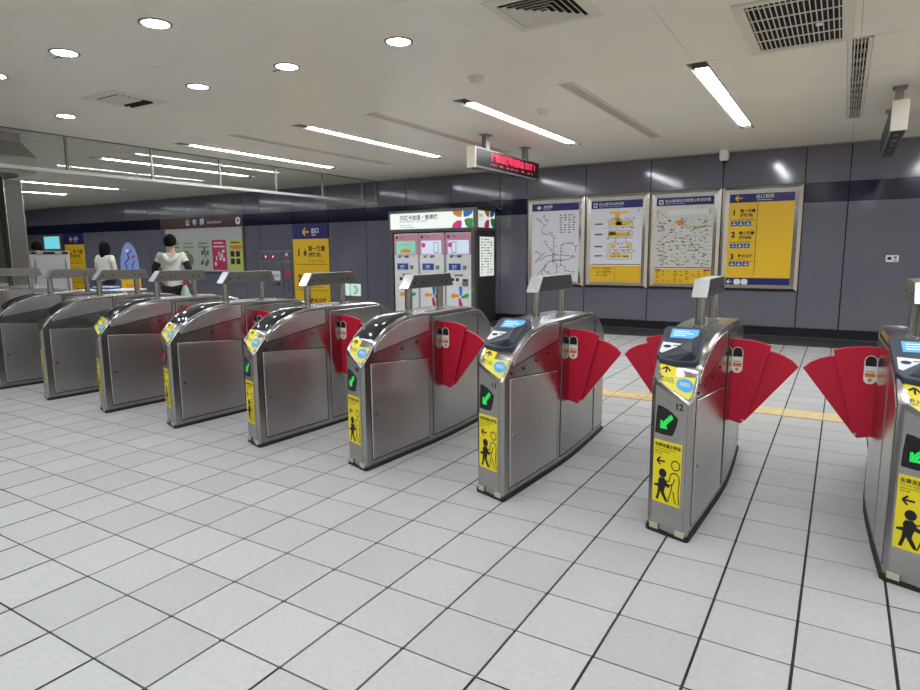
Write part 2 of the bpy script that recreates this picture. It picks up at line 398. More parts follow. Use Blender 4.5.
# ---- big grille
t = thing('ceiling_return_grille', 'large rectangular return air grille with wire bars over a dark opening', 'air vent', (.25,3.37,ZC))
fr = MB(); 
for a,b,c,d in ((-.35,-.6,-.28,.6),(.28,-.6,.35,.6),(-.28,-.6,.28,-.55),(-.28,.54,.28,.6)): fr.box((a,b,-.016),(c,d,0))
part('frame', fr, M_vent, t, bevel=.004)
part('backing', MB().box((-.28,-.55,-.003),(.28,.54,-.001)), M_ventshade, t)  # dark plate below the panel, painted as the shaded opening
for k in range(17): x = -.264+k*.033; part('bar', MB().box((x-.0035,-.55,-.015),(x+.0035,.54,-.008)), M_vent, t)
for k in range(5): y = -.5+k*.25; part('cross_bar', MB().box((-.28,y-.006,-.018),(.28,y+.006,-.012)), M_vent, t)
part('tag_plate', MB().box((.12,.02,-.02),(.16,.08,-.017)), M_white, t)
# ---- small vent
t = thing('small_ceiling_vent', 'small square air vent with dark slats near the far downlights', 'air vent', (-5.87,2.08,ZC))
fr = MB(); sqring(fr,.30,.2,-.003,-.008); part('frame', fr, M_vent, t)
part('backing', MB().box((-.2,-.2,-.003),(.2,.2,-.001)), M_ventshade, t)
for k in range(6): y = -.17+k*.066; part('slat', MB().add([(-.2,y,-.004),(.2,y,-.004),(.2,y+.035,-.02),(-.2,y+.035,-.02)],[(0,1,2,3)]), M_vent if k < 4 else M_ventshade, t, fix=False)
# ---- smoke detectors
for (x,y,lab) in ((-2.36,3.32,'small round smoke detector ahead of the light slots, near the square diffuser'),(-2.39,4.92,'small round smoke detector between the air slot and light strip')):
    t = thing('smoke_detector', lab, 'detector', (x,y,ZC), 0, 'smoke detectors')
    part('base', MB().lathe([(0,-.012),(.075,-.012),(.08,0)],24), M_vent, t, 40); part('sensor_head', MB().lathe([(0,-.05),(.04,-.048),(.055,-.03),(.065,-.012)],24), M_vent, t, 40)
# ---- CCTV
t = thing('security_camera', 'small white security camera under the ceiling above the posters', 'camera', (-1.1,9.2,ZC))
part('housing', MB().prism([(-.06,-.0),(-.07,-.12),(-.05,-.17),(.05,-.17),(.07,-.12),(.06,0)][::-1], lambda u,v,d:(u,-d,v), -.06,.07), M_white, t, bevel=.008)
part('lens_dome', MB().lathe([(0,-.215),(.025,-.208),(.042,-.19),(.045,-.17)],16), M_black, t, 60)

# ---- glass smoke baffle
t = thing('glass_smoke_baffle', 'hanging glass smoke baffle with metal bottom rail running to the wall', 'glass screen', (XCUR,5.5,ZC))
ysb = [-9.0+1.233*k for k in range(0,16)]; ysb = [y for y in ysb if y < YW-.1]
off = 7.71-max(y for y in ysb if y <= 7.71)
posts = sorted([7.71-1.233*k for k in range(0,14)]+[8.94, 9.42]); posts = [y for y in posts if y > YB]
for a, b in zip(posts, posts[1:]): part('glass_pane', MB().box((-.005,a-5.5+.012,-.46),(.005,b-5.5-.012,-.012)), M_glass, t)
for y in posts: part('hanger_post', MB().box((-.014,y-5.5-.014,-.47),(.014,y-5.5+.014,0)), M_alu, t)
part('bottom_rail', MB().box((-.022,posts[0]-5.5,-.5),(.022,9.44-5.5,-.455)), mat('pale_aluminium', srgb(206,204,200), .3, .35), t, bevel=.004)
part('top_rail', MB().box((-.012,posts[0]-5.5,-.012),(.012,9.44-5.5,0)), M_kgrey, t)

# ================================================================== TICKET GATES
PRt = [(0,.69),(.04,.735),(.13,.835),(.25,.905),(.38,.953),(.52,.975),(.67,.98),(.9,.982)]
PLt = [(0,.775),(.04,.80),(.13,.868),(.25,.922),(.38,.957),(.52,.975),(.67,.98),(.9,.982)]
PWt = [(0,.085),(.022,.105),(.3,.12),(.7,.14),(.9,.145)]
def lerp(P, y):
    for (a,p),(b,q) in zip(P, P[1:]):
        if y <= b:
            t = (y-a)/(b-a)
            return p+(q-p)*max(0,t)
    return P[-1][1]
def crom(P, y):      # smoothed profile
    if y <= .03: return lerp(P, y)
    return (lerp(P,max(0,y-.03))+lerp(P,y)*2+lerp(P,min(.9,y+.03)))/4
def zR(y): return crom(PRt,y) if y <= .9 else crom(PLt,1.8-y)
def zL(y): return crom(PLt,y) if y <= .9 else crom(PRt,1.8-y)
def wd(y): return lerp(PWt, y if y <= .9 else 1.8-y)
SKEW = .075
def warp(x, y):     # the front (and, turned round, the rear) is cut at a slant in plan
    if y < .4: return y+SKEW*min(1,max(0,.5-x/.2))*(1-y/.4)
    if y > 1.4: return y-SKEW*min(1,max(0,.5+x/.2))*(1-(1.8-y)/.4)
    return y
def surf(x, y, d=0):     # point on the top surface, local x and distance y from the gate's front, lifted by d
    k = wd(y); t = min(1,max(0,(x+k)/(2*k))); z = zL(y)*(1-t)+zR(y)*t
    e = .01; s = (zL(y+e)*(1-t)+zR(y+e)*t-z)/e; n = math.hypot(1,s)
    return (x, warp(x,y)-.9-d*s/n, z+d/n)
def frontf(x, z, d=0): return (x, warp(x,0)-.9-d, z)
def rearf(x, z, d=0): return (-x, warp(-x,1.8)-.9+d, z)
YS = [0,.006,.022,.04,.07,.1,.13,.17,.21,.25,.3,.35,.4,.46,.52,.6,.7,.8,.9]; YS = YS+[1.8-y for y in YS[-2::-1]]
def body_mesh():
    mb = MB(); n = 0; c = .012
    for y in YS:
        k = wd(y); a, b = zL(y), zR(y)
        mb.v += [(x_,warp(x_,y)-.9,z_) for x_,z_ in ((-k,.022),(k,.022),(k,b-c),(k-c,b),(-k+c,a),(-k,a-c))]; n += 1
    for i in range(n-1):
        for j in range(6): mb.f.append((i*6+j,i*6+(j+1)%6,(i+1)*6+(j+1)%6,(i+1)*6+j))
    mb.f += [tuple(range(6)), tuple(range((n-1)*6,n*6))]
    return mb.mesh('body', M_steel_d, 35)
def side_plate(pts_fn, y0, y1, s, n=10, d=.005, e=.006):
    """thin chamfered plate on side s, bounded by z-range functions; pts_fn(y)->(zlow, zhigh)"""
    mb = MB(); yw = lambda y: warp(s*wd(y), y)-.9
    st = [(y0, 1)]+[(y0+e+(y1-y0-2*e)*i/n, 0) for i in range(n+1)]+[(y1, 1)]
    for y, end in st:
        k = wd(y); a, b = pts_fn(y); q = -.001 if end else d
        mb.v += [(s*(k-.001),yw(y),a),(s*(k-.001),yw(y),b),(s*(k+q),yw(y),b-(0 if end else e)),(s*(k+q),yw(y),a+(0 if end else e))]
    for i in range(len(st)-1):
        for j in range(4): mb.f.append((i*4+j,i*4+(j+1)%4,(i+1)*4+(j+1)%4,(i+1)*4+j))
    return mb
def side_joint(pts_fn, y0, y1, s, n=10, g=.0045):
    mb = MB(); yw = lambda y: warp(s*wd(y), y)-.9
    for i in range(n+1):
        y = y0-g+(y1-y0+2*g)*i/n; k = wd(y)+.0008; a, b = pts_fn(min(y1,max(y0,y)))
        mb.v += [(s*k,yw(y),a-g),(s*k,yw(y),b+g)]
    mb.f += [(2*i,2*i+1,2*i+3,2*i+2) for i in range(n)]
    return mb
def sz(s, y): return zR(y) if s > 0 else zL(y)
GM = {}
def gm(key, fn):
    if key not in GM: GM[key] = fn()
    return GM[key]
def patch(pts_grid, fn, d, m, nm):      # conforming patch from rows of (x,y)
    mb = MB(); n = len(pts_grid[0])
    for row in pts_grid: mb.v += [fn(x,y,d) for x,y in row]
    for i in range(len(pts_grid)-1):
        for j in range(n-1): mb.f.append((i*n+j,i*n+j+1,(i+1)*n+j+1,(i+1)*n+j))
    return mb.mesh(nm, m, 60)
# --- sticker prints
def top_sticker():
    rows = []
    for i in range(7):
        t = i/6
        yl = .004+(.052-.004)*t; yr = .008+(.093-.008)*t
        rows.append([(max(-wd(yl)+.0125,-.094)+(min(wd(yr)-.0125,.098)-max(-wd(yl)+.0125,-.094))*j/8, yl+(yr-yl)*j/8) for j in range(9)])
    return patch(rows, surf, .0016, M_yel2, 'top_sticker')
def arrow_sticker():
    rows = [[(-.09+.088*j/4, .058+.006*j/4+(.046)*i/4) for j in range(5)] for i in range(5)]
    return patch(rows, surf, .0016, M_yel, 'arrow_sticker')
def mapl(fn, ang=0, ox=0, oy=0):
    c, s = math.cos(ang), math.sin(ang)
    return lambda u,v,d=0: fn(ox+u*c-v*s, oy+u*s+v*c, d)
def top_print():
    mb = MB(); f = mapl(surf, .2, -.068, .030)
    letters(mb, '投入口', 0, 0, .0195, f, .0026, sx=1.12, bold=.0003)
    letters(mb, 'Token Insertion', .004, -.008, .0085, f, .0026, sx=1.2)
    for sg in ([(0,-.014),(0,.013)],[(-.021,-.002),(0,.014)],[(.021,-.002),(0,.014)]):
        stroke(mb, sg, .008, mapl(surf, .07, -.05, .083), .0026)
    return mb.mesh('print', M_ink, fix=False)
def blue_ell():
    f = mapl(surf, .2, .052, .050); mb = MB()
    n = 28; mb.v.append(f(0,0,.0024)); 
    for i in range(n): a = 2*math.pi*i/n; mb.v.append(f(.042*math.cos(a),.026*math.sin(a),.0024))
    mb.f += [(0,1+i,1+(i+1)%n) for i in range(n)]
    return mb.mesh('blue_ellipse', M_blue, fix=False)
def ell_print():
    return letters(MB(), '感應區', 0, -.004, .017, mapl(surf,.2,.052,.050), .0032, 'CENTER').mesh('print', M_whitei, fix=False)
SF = frontf
def front_print():
    mb = MB(); d = .0036; f = lambda u,v,d=0: SF(u*.9+.008,v,d)
    letters(mb, '免票測量主動區', -.093, .451, .0215, f, d, bold=.0003)
    for k, s in enumerate(('Free ride height measure','please go through','this side')): letters(mb, s, -.09, .437-.0125*k, .0115, f, d)
    for a in arrow_left(-.055, .378, .024): stroke(mb, a, .0085, f, d)
    mb.flat(arc(-.042,.318,.0225,0,360,24)[:-1], f, d)                               # child head
    body = [(-.06,.293),(-.03,.296),(-.012,.270),(.0,.262),(-.004,.250),(-.022,.256),(-.028,.238),(-.03,.222),(-.012,.190),(-.008,.176),(-.022,.178),(-.046,.212),(-.052,.222),(-.056,.206),(-.064,.178),(-.078,.178),(-.068,.214),(-.066,.244),(-.09,.246),(-.09,.254),(-.064,.262),(-.068,.276)]
    mb.flat(body, f, d)
    circ = arc(.03,.372,.0235,0,360,24); stroke(mb, circ, .0055, f, d)               # adult outline
    stroke(mb, [(.022,.334),(.008,.326),(.0,.305),(-.002,.286),(-.014,.282),(-.03,.284)], .0055, f, d)
    stroke(mb, [(.022,.334),(.042,.332),(.052,.318),(.054,.29),(.05,.25),(.054,.2),(.056,.178)], .0055, f, d)
    stroke(mb, [(.028,.305),(.02,.28),(.004,.266),(-.012,.268)], .0055, f, d)
    stroke(mb, [(.014,.272),(.01,.24),(.0,.205),(-.006,.178)], .0055, f, d); stroke(mb, [(.022,.24),(.03,.2),(.04,.178)], .0055, f, d)
    return mb.mesh('print', M_ink, fix=False)
LEDP = [(-.07,.655),(-.045,.652),(.0,.634),(.036,.606),(.028,.56),(.012,.515),(-.03,.512),(-.078,.516),(-.076,.58)]
def led_arrow(f, m=M_led):
    mb = MB(); g = .0068
    for i in range(-7,8):
        for j in range(-7,8):
            x, z = i*g, j*g
            shaft = abs(x-z) < .019 and -.03 < (x+z)/2 < .032
            headl = (-.037 < x < .004 and -.038 < z < -.022) or (-.038 < x < -.022 and -.037 < z < .004)
            if shaft or headl:
                mb.flat(rect(-.02+x*.86-.0019, .58+z-.0021, -.02+x*.86+.0019, .58+z+.0021), f, .0045)
    return mb.mesh('led_arrow', m, fix=False)
# reader unit in its own tilted plane
_rv = Vector((0,.27,.12)).normalized(); _rn = Vector((0,-_rv.z,_rv.y)); _ro = Vector((-.006,.15-.9,.856))
def rp(u, v, d=0): u, v = u*1.1, v*1.13; return tuple(_ro+Vector((1,0,0))*u+(_rv+Vector((-.06,0,0)))*v+_rn*d*1.2)
def reader_base():
    mb = MB(); o = [(-.075,.0),(.0,-.012),(.078,-.008),(.092,.02),(.096,.26),(.085,.285),(-.085,.29),(-.1,.27),(-.098,.04)]
    mb.prism(o, rp, -.03, .012); return mb.mesh('reader', M_plasticd)
def reader_wedge():
    base = [(-.066,.018),(.0,-.004),(.07,.0),(.082,.03),(.086,.25),(.055,.17),(.0,.105)]
    v = [rp(u,q,.011) for u,q in base]+[rp(.05,.145,.04), rp(.062,.02,.045)]
    n = 7
    f = [(0,1,8),(1,2,8),(2,3,8),(3,4,8),(4,7,8),(4,5,7),(5,6,7),(6,0,8),(6,8,7),tuple(range(n))[::-1]]
    return MB().add(v,f).mesh('reader_wedge', M_plasticd2)
def reader_screen(): return MB().prism(rect(-.062,.185,.062,.262), rp, .01, .0135).mesh('screen', M_lcd)
def screen_text():
    mb = MB()
    for k in range(3): mb.flat(rect(-.05,.2+.018*k,-.05+[.06,.09,.07][k],.208+.018*k), rp, .0145)
    return mb.mesh('screen_text', M_lcdk, fix=False)
def reader_badge(): return MB().prism([(-.088,.06),(-.075,.05),(-.02,.105),(.0,.135),(-.086,.142)], rp, .01, .0135).mesh('badge', M_white)
def badge_logo(): return MB().flat(arc(-.06,.105,.018,0,360,16,.012)[:-1], rp, .0145).flat(rect(-.036,.112,-.01,.118), rp, .0145).mesh('badge_logo', M_navyp, fix=False)
def cover_mesh():
    mb = MB(); nu, nv = 12, 14
    for i in range(nv+1):
        y = .125+.47*i/nv; t = i/nv
        hw = .088*(1-.0*t); 
        for j in range(nu+1):
            s = -1+2*j/nu; x = s*hw
            lift = .022*max(0,(1-s**4))*max(0,1-abs(2*t-1)**4)+.0005
            mb.v.append(surf(x, y+.02*s*(1-t), lift))
    for i in range(nv):
        for j in range(nu): mb.f.append((i*(nu+1)+j,i*(nu+1)+j+1,(i+1)*(nu+1)+j+1,(i+1)*(nu+1)+j))
    return mb.mesh('reader_cover', M_cover, 60)
# flaps: fan in the plane across the aisle
def flap1(s):
    pts = [(.135,.42),(.212,.402),(.238,.430)]+[(.349,.868)]+[(.30,.884),(.24,.894),(.19,.897),(.135,.896)]
    mb = MB(); mb.prism(pts, lambda u,v,d:(s*u,d,v), -.032, -.01); return mb.mesh('flap', M_red)
def flap2(s):
    pts = [(.215,.425),(.235,.42),(.488,.755)]+[(.455,.79),(.41,.815),(.37,.829),(.34,.835),(.30,.835)]
    mb = MB(); mb.prism(pts, lambda u,v,d:(s*u,d,v), -.006, .014); return mb.mesh('flap', M_red)
def capsule(u0, u1, v0, v1):
    r = (u1-u0)/2; c = (u0+u1)/2
    return arc(c,v1-r,r,0,180,8)+arc(c,v0+r,r,180,360,8)
def make_gate(x, label, num=None, kind='lcd', led='green', flapR=True, flapL=True, topst=True):
    g = thing('ticket_gate', label, 'ticket gate', (x,1.948,0), 0, 'ticket gates in a row')
    P = lambda nm, key, fn, par=None, **k: obj(nm, gm(key, fn), par or g, **k)
    P('body','body',body_mesh)
    def plinth():
        mb = MB(); pts = [(wd(y)+.008,y-.9) for y in YS[1:-1]]; pts = pts+[(-a,b) for a,b in pts[::-1]]
        return mb.prism(pts, lambda u,v,d:(u,warp(u*.9,v+.9)-.9+(-.006 if v < 0 else .006),d), 0, .024).mesh('plinth', M_rubber)
    P('plinth','plinth',plinth)
    for sx in (-1,1):
        for sy in (-1,1):
            P('rubber_corner','rc%d%d'%(sx,sy),lambda: MB().prism(rect(.045,.02,.09,.048) if sx > 0 else rect(-.09,.02,-.045,.048), (frontf if sy < 0 else (lambda u,v,d: (u, warp(u,1.8)-.9+d, v))), -.01, .005).mesh('rubber_corner', M_cream))
    for s in (1,-1):
        y_ = (lambda y: y) if s > 0 else (lambda y: 1.8-y)
        rng = lambda a,b: (a,b) if s > 0 else (1.8-b,1.8-a)
        a,b = rng(.075,.69)
        d = P('side_door','door%d'%s,lambda: side_plate(lambda y:(.06,.70-.05*((y if s > 0 else 1.8-y)-.075)/.615),a,b,s).mesh('side_door',M_door))
        P('panel_joint','door_joint%d'%s,lambda: side_joint(lambda y:(.06,.70-.05*((y if s > 0 else 1.8-y)-.075)/.615),a,b,s).mesh('panel_joint',M_gap,fix=False))
        k = wd(.1)
        P('lock','lock%d'%s,lambda: MB().tube((s*(k+.004),(.115-.9)*s,.36),(s*(k+.011),(.115-.9)*s,.36),.011,12).mesh('lock',M_steel), d)
        a2,b2 = rng(.11,.70)
        P('side_cap','cap%d'%s,lambda: side_plate(lambda y:((.762+.085*((y if s > 0 else 1.8-y)-.11)/.59), sz(s,y)-.016),a2,b2,s).mesh('side_cap',M_door))
        P('panel_joint','cap_joint%d'%s,lambda: side_joint(lambda y:((.762+.085*((y if s > 0 else 1.8-y)-.11)/.59), sz(s,y)-.016),a2,b2,s).mesh('panel_joint',M_gap,fix=False))
        a3,b3 = rng(.745,1.42)
        P('centre_panel','cp%d'%s,lambda: side_plate(lambda y:(.06, .945),a3,b3,s).mesh('centre_panel',M_steel_d))
        P('panel_joint','centre_joint%d'%s,lambda: side_joint(lambda y:(.06, .945),a3,b3,s).mesh('panel_joint',M_gap,fix=False))
        a4,b4 = rng(1.45,1.76)
        P('end_panel','ep%d'%s,lambda: side_plate(lambda y:(.06, sz(s,y)-.05),a4,b4,s).mesh('end_panel',M_steel_d))
        P('panel_joint','end_joint%d'%s,lambda: side_joint(lambda y:(.06, sz(s,y)-.05),a4,b4,s).mesh('panel_joint',M_gap,fix=False))
        def holes():
            mb = MB()
            for yy,zz in ((.10,.725),(.24,.735),(.40,.755),(.56,.78),(.80,.90),(.80,.55),(1.36,.90)):
                k = wd(yy)+.005; mb.tube((s*(k-.009),(yy-.9)*s,zz),(s*(k+.0015),(yy-.9)*s,zz),.008,10)
            return mb.mesh('sensor_holes',M_black)
        h = P('sensor_holes','holes%d'%s,holes); h['kind'] = 'stuff'
    # overhead sensor bar on two posts
    def bar():
        return MB().prism([(-.30,1.145),(.30,1.145),(.255,1.245),(-.225,1.245)], lambda u,v,d:(d,u,v), -.042,.042).mesh('head_bar',M_bar)
    hb = P('head_bar','bar',bar, bevel=.004)
    P('bar_end_plate','barf',lambda: MB().add([(-.04,-.3025,1.149),(.04,-.3025,1.149),(.04,-.2285,1.243),(-.04,-.2285,1.243)],[(0,1,2,3)]).mesh('bar_end_plate',M_bright,fix=False), hb)
    def bholes():
        mb = MB()
        for s in (1,-1):
            for yy in (-.22,-.12,.13,.2): mb.tube((s*.04,yy,1.185),(s*.0435,yy,1.185),.008,10)
        return mb.mesh('bar_sensors',M_black)
    h = P('bar_sensors','bh',bholes, hb); h['kind'] = 'stuff'
    for yy in (-.245,.165):
        P('post','post%g'%yy,lambda: MB().lathe([(.036,0),(.036,.012),(.027,.016),(.027,.175)],20,(0,yy,.975)).mesh('post',M_steel,40))
    # front graphics
    if topst:
        st = P('top_sticker','ts',top_sticker); P('print','tsp',top_print,st); e = P('blue_ellipse','be',blue_ell,st); 
        P('arrow_sticker','as',arrow_sticker); P('ellipse_print','bep',ell_print,st)
    P('front_panel','fp',lambda: MB().prism([(-.082,.055),(.082,.055),(.082,.672),(-.082,.755)],SF,-.004,.0012).mesh('front_panel',M_steel))
    fs = P('height_sticker','fs',lambda: MB().prism(rect(-.081,.165,.064,.482),SF,.0,.0026).mesh('height_sticker',M_yel)); P('print','fsp',front_print,fs)
    if led:
        lw = P('led_window','lw',lambda: MB().prism(LEDP,SF,-.002,.003).mesh('led_window',M_black)); P('led_arrow','la'+led,lambda: led_arrow(SF, M_led if led == 'green' else M_ledo),lw)
    lr = P('led_window','lwr',lambda: MB().prism(LEDP,rearf,-.002,.002).mesh('led_window',M_black)); P('led_arrow','lar',lambda: led_arrow(rearf),lr)
    if num: P('number','num'+num,lambda: letters(MB(),num,.018,.650,0.042,SF,.0022,bold=.0012).mesh('number',M_ink,fix=False))
    if kind == 'lcd':
        r = P('reader','rb',reader_base, bevel=.006); P('reader_wedge','rw',reader_wedge,r,bevel=.004); s_ = P('screen','rs',reader_screen,r); P('screen_text','rst',screen_text,r); P('badge','rbg',reader_badge,r); P('badge_logo','rbl',badge_logo,r)
    elif kind == 'cover': P('reader_cover','rcv',cover_mesh)
    for s, on in ((1,flapR),(-1,flapL)):
        if not on: continue
        fa = P('flap','f1%d'%s,lambda: flap1(s),bevel=.003); P('flap','f2%d'%s,lambda: flap2(s),bevel=.003)
        ff = lambda u,v,d=0: (s*u,-.032-d,v)
        stk = P('warning_sticker','ws%d'%s,lambda: MB().prism(capsule(.148,.206,.70,.852),ff,0,.0012).mesh('warning_sticker',M_white),fa)
        P('sticker_print','wsp%d'%s,lambda: MB().flat(arc(.177,.824,.025,0,180,8)+[(.152,.795),(.202,.795)],ff,.002).mesh('sticker_print',M_ink),fa)
        P('sticker_colour','wsc%d'%s,lambda: MB().flat(rect(.154,.738,.2,.758),ff,.002).flat(rect(.157,.764,.197,.77),ff,.002).flat(arc(.177,.722,.01,0,360,10)[:-1],ff,.002).mesh('sticker_colour',M_orange),fa)
        P('pivot_screw','pv%d'%s,lambda: MB().tube((s*.222,-.034,.425),(s*.222,-.030,.425),.007,10).mesh('pivot_screw',M_steel),fa)
    return g
GXC = lambda n: -.005+.997*(n-12)
make_gate(GXC(13),'steel ticket gate cut by the right edge of the photo, red flaps on its left',None)
make_gate(GXC(12),'steel ticket gate numbered 12 with lit blue screen and green arrow','12')
make_gate(GXC(11),'steel ticket gate numbered 11 with lit blue screen, left of gate 12','11')
make_gate(GXC(10),'steel ticket gate numbered 10 with black reader cover and green arrow','10','cover')
make_gate(GXC(9),'steel ticket gate with black reader cover, directly left of gate 10','9','cover')
make_gate(GXC(8),'steel ticket gate with dim red arrow, second gate left of gate 10','8','cover','red')
make_gate(GXC(7),'steel ticket gate with black cover, between plain gate and dim red arrow gate','7','cover',None,flapL=False)
make_gate(GXC(6),'steel ticket gate with plain metal top, no reader and no top sticker',None,'plain',None,False,False,False)
make_gate(GXC(5),'steel ticket gate cut by the left edge of the photo',None,'cover',None,flapR=False)

# wide accessible gate at the far left: body like the rest, glass under its bar, blue access sticker
t = thing('wide_access_gate','wide access gate with glass under its bar, behind the leftmost gate','ticket gate',(-8.35,1.96,0))
obj('body', GM['body'], t); obj('plinth', GM['plinth'], t); hb = obj('head_bar', GM['bar'], t, bevel=.004); obj('bar_end_plate', GM['barf'], hb)
for yy in (-.245,.165): obj('post', GM['post%g'%yy], t)
part('glass_panel', MB().box((-.006,-.22,.98),(.006,.15,1.146)), M_glass, t)
obj('flap', GM['f11'], t, bevel=.003); obj('flap', GM['f21'], t, bevel=.003)
fx = lambda u,v,d=0: (.146+d, u, v)
a = part('access_sticker', MB().prism(rect(.34,.80,.48,.93),fx,0,.004), M_blued, t)
mb = MB(); mb.flat(arc(.40,.905,.012,0,360,10)[:-1],fx,.006); stroke(mb,[(.40,.89),(.40,.86),(.43,.86),(.44,.83)],.012,fx,.006); stroke(mb,arc(.405,.845,.026,100,320,10),.009,fx,.006)
part('wheelchair_symbol', mb, M_whitei, a, fix=False)
a = part('prohibition_sticker', MB().prism(rect(.52,.80,.66,.93),fx,0,.004), M_white, t)
mb = MB(); stroke(mb, arc(.59,.865,.045,0,360,20),.012,fx,.006); stroke(mb,[(.56,.895),(.62,.835)],.012,fx,.006); part('prohibition_ring', mb, M_crim, a, fix=False)

# ================================================================== THINGS ON AND BY THE BACK WALL
YF = YW-.025            # face of the wall panels
def poster(name, label, x0, x1, cat='poster', head=M_navyp, fill=M_paper):
    xc = (x0+x1)/2; z0, z1 = .735, 2.425; W = (x1-x0)/2-.006; f = lambda u,v,d=0: (u, -d, v)
    t = thing(name, label, cat, (xc,YF,z0)); H = z1-z0; b = .112; D = .055
    R = [(-W,0),(W,0),(W,H),(-W,H)]; I = [(-W+b,b*.85),(W-b,b*.85),(W-b,H-b),(-W+b,H-b)]
    for k in range(4):                               # four mitred rails, bevelled inwards
        a, c = R[k], R[(k+1)%4]; p, q = I[k], I[(k+1)%4]; m1 = ((a[0]*.55+p[0]*.45),(a[1]*.55+p[1]*.45)); m2 = ((c[0]*.55+q[0]*.45),(c[1]*.55+q[1]*.45))
        v = [f(*a,0),f(*c,0),f(*c,.02),f(*a,.02),f(*m1,D),f(*m2,D),f(*q,.022),f(*p,.022),f(*q,0),f(*p,0)]
        part('frame_rail', MB().add(v,[(0,1,2,3),(3,2,5,4),(4,5,6,7),(7,6,8,9),(0,9,8,1),(0,3,4,7,9),(1,8,6,5,2)]), M_frame, t)
    pn = part('sheet', MB().prism(rect(I[0][0],I[0][1],I[1][0],I[2][1]), f, .004, .02), fill, t)
    hd = part('header', MB().prism(rect(I[0][0]+.002,I[2][1]-.14,I[1][0]-.002,I[2][1]-.002), f, .02, .0215), head, t)
    return t, f, I, H
def lay(f, d): return lambda u,v,dd=0: f(u, v, d)
# --- 1 route map
t, f, I, H = poster('route_map_poster','white railway route map in steel frame, leftmost of the four posters',-4.72,-3.52)
fl = lay(f,.0235); top = I[2][1]
mb = MB(); letters(mb,'路線圖',-.24,top-.085,.062,fl); letters(mb,'Route Map',-.24,top-.118,.03,fl)
stroke(mb,[(-.37,top-.075),(-.33,top-.045),(-.29,top-.075),(-.33,top-.105),(-.37,top-.075)],.016,fl); stroke(mb,[(-.35,top-.075),(-.31,top-.075)],.014,fl)
part('lettering', mb, M_whitei, t, fix=False)
mb = MB(); random.seed(3)
L_ = [[(-.38,1.30),(-.28,1.22),(-.22,1.17),(-.27,1.09),(-.24,1.01),(-.16,.99),(-.10,1.02),(-.02,.92),(-.02,.76),(-.03,.62),(-.02,.48),(.04,.42),(.06,.30),(.0,.22)],
      [(-.36,.20),(-.22,.36),(-.14,.46),(.0,.50),(.14,.50),(.28,.52),(.40,.56),(.44,.56)], [(-.30,.50),(-.18,.58),(-.02,.6),(.14,.6),(.28,.59),(.40,.56)],
      [(.13,.42),(.13,.78),(.18,.82),(.34,.82),(.42,.76),(.44,.62)], [(-.22,.85),(-.08,.70),(-.03,.62),(-.04,.44)], [(-.40,.66),(-.26,.60)], [(-.40,.47),(-.26,.60),(-.18,.66)],
      [(-.26,.30),(-.26,.14)], [(.12,.40),(.22,.38),(.22,.30),(.36,.28),(.40,.23)], [(-.20,.40),(-.20,.30),(-.06,.20)], [(-.24,1.34),(-.18,1.26),(-.14,1.22)]]
for l in L_: stroke(mb, l, .0075, fl)
for l in L_:
    for (a,b),(c,d) in zip(l,l[1:]):
        n = max(1,int(math.hypot(c-a,d-b)/.055))
        for k in range(n):
            u = a+(c-a)*k/n; v = b+(d-b)*k/n; mb.flat(rect(u-.009,v-.009,u+.009,v+.009),fl)
            if random.random() < .55: mb.flat(rect(u+.014,v+.004,u+.014+random.uniform(.02,.045),v+.016),fl)
for r in range(8):
    for c in range(4):
        if random.random() < .85: mb.flat(rect(.10+c*.085,1.02+r*.046,.10+c*.085+random.uniform(.03,.065),1.038+r*.046),fl)
o = part('route_lines', mb, M_inkg, t, fix=False); o['kind'] = 'stuff'
# --- 2 station information map
t, f, I, H = poster('station_map_poster','white station floor plan poster with yellow foot, second of the four posters',-3.52,-2.33)
fl = lay(f,.0235); top = I[2][1]
def title(t, s1, s2, x=-.33):
    mb = MB(); letters(mb,s1,x,top-.082,.058,fl,sx=1); letters(mb,s2,x,top-.115,.026,fl); mb.flat(rect(x-.1,top-.115,x-.03,top-.04),fl)
    part('lettering', mb, M_whitei, t, fix=False); part('title_icon', MB().flat(rect(x-.085,top-.1,x-.045,top-.055),lay(f,.0245)), M_navyp, t, fix=False)
title(t,'松山機場站資訊圖','Songshan Airport Station Information Map')
part('yellow_foot', MB().prism(rect(I[0][0]+.002,I[0][1]+.002,I[1][0]-.002,.40), f, .02, .0215), M_exity, t)
mb = MB()
for u0,v0,u1,v1 in ((-.12,1.34,.22,1.37),(-.02,1.22,.06,1.34),(-.12,1.13,.28,1.2),(.0,1.12,.1,1.24),(-.12,.93,.26,1.0),(-.14,.96,.0,1.03),(-.1,.72,-.01,.79),(.2,.72,.28,.79),(-.12,.55,.26,.61)): mb.flat(rect(u0,v0,u1,v1),fl)
part('plan_fills', mb, M_exity, t, fix=False)
mb = MB(); random.seed(5); f2 = lay(f,.0245)
for v in (1.16,.97,.75,.58):
    mb.flat(rect(-.4,v-.01,-.25,v+.012),f2)
    for u0,u1,va,vb in ((-.14,.3,v-.06,v+.06),): stroke(mb,[(u0,va),(u1,va),(u1,vb),(u0,vb),(u0,va)],.006,f2)
    for k in range(14): a = random.uniform(-.2,.32); b = v+random.choice((-.085,.085,-.02,.03)); mb.flat(rect(a,b,a+random.uniform(.015,.05),b+.012),f2)
for k in range(3): letters(mb,('出口 1 航廈資訊','出口 2 航廈資訊','出口 3 北路')[k],-.36,.335-.062*k,.042,f2)
stroke(mb,[(-.42,.355),(-.38,.355)],.01,f2); stroke(mb,[(-.40,.335),(-.40,.375)],.01,f2); stroke(mb,[(.0,.12),(.0,.38)],.005,f2); stroke(mb,[(-.46,.425),(.46,.425)],.012,f2); mb.flat(rect(.4,1.36,.41,1.41),f2)
o = part('plan_print', mb, M_ink, t, fix=False); o['kind'] = 'stuff'
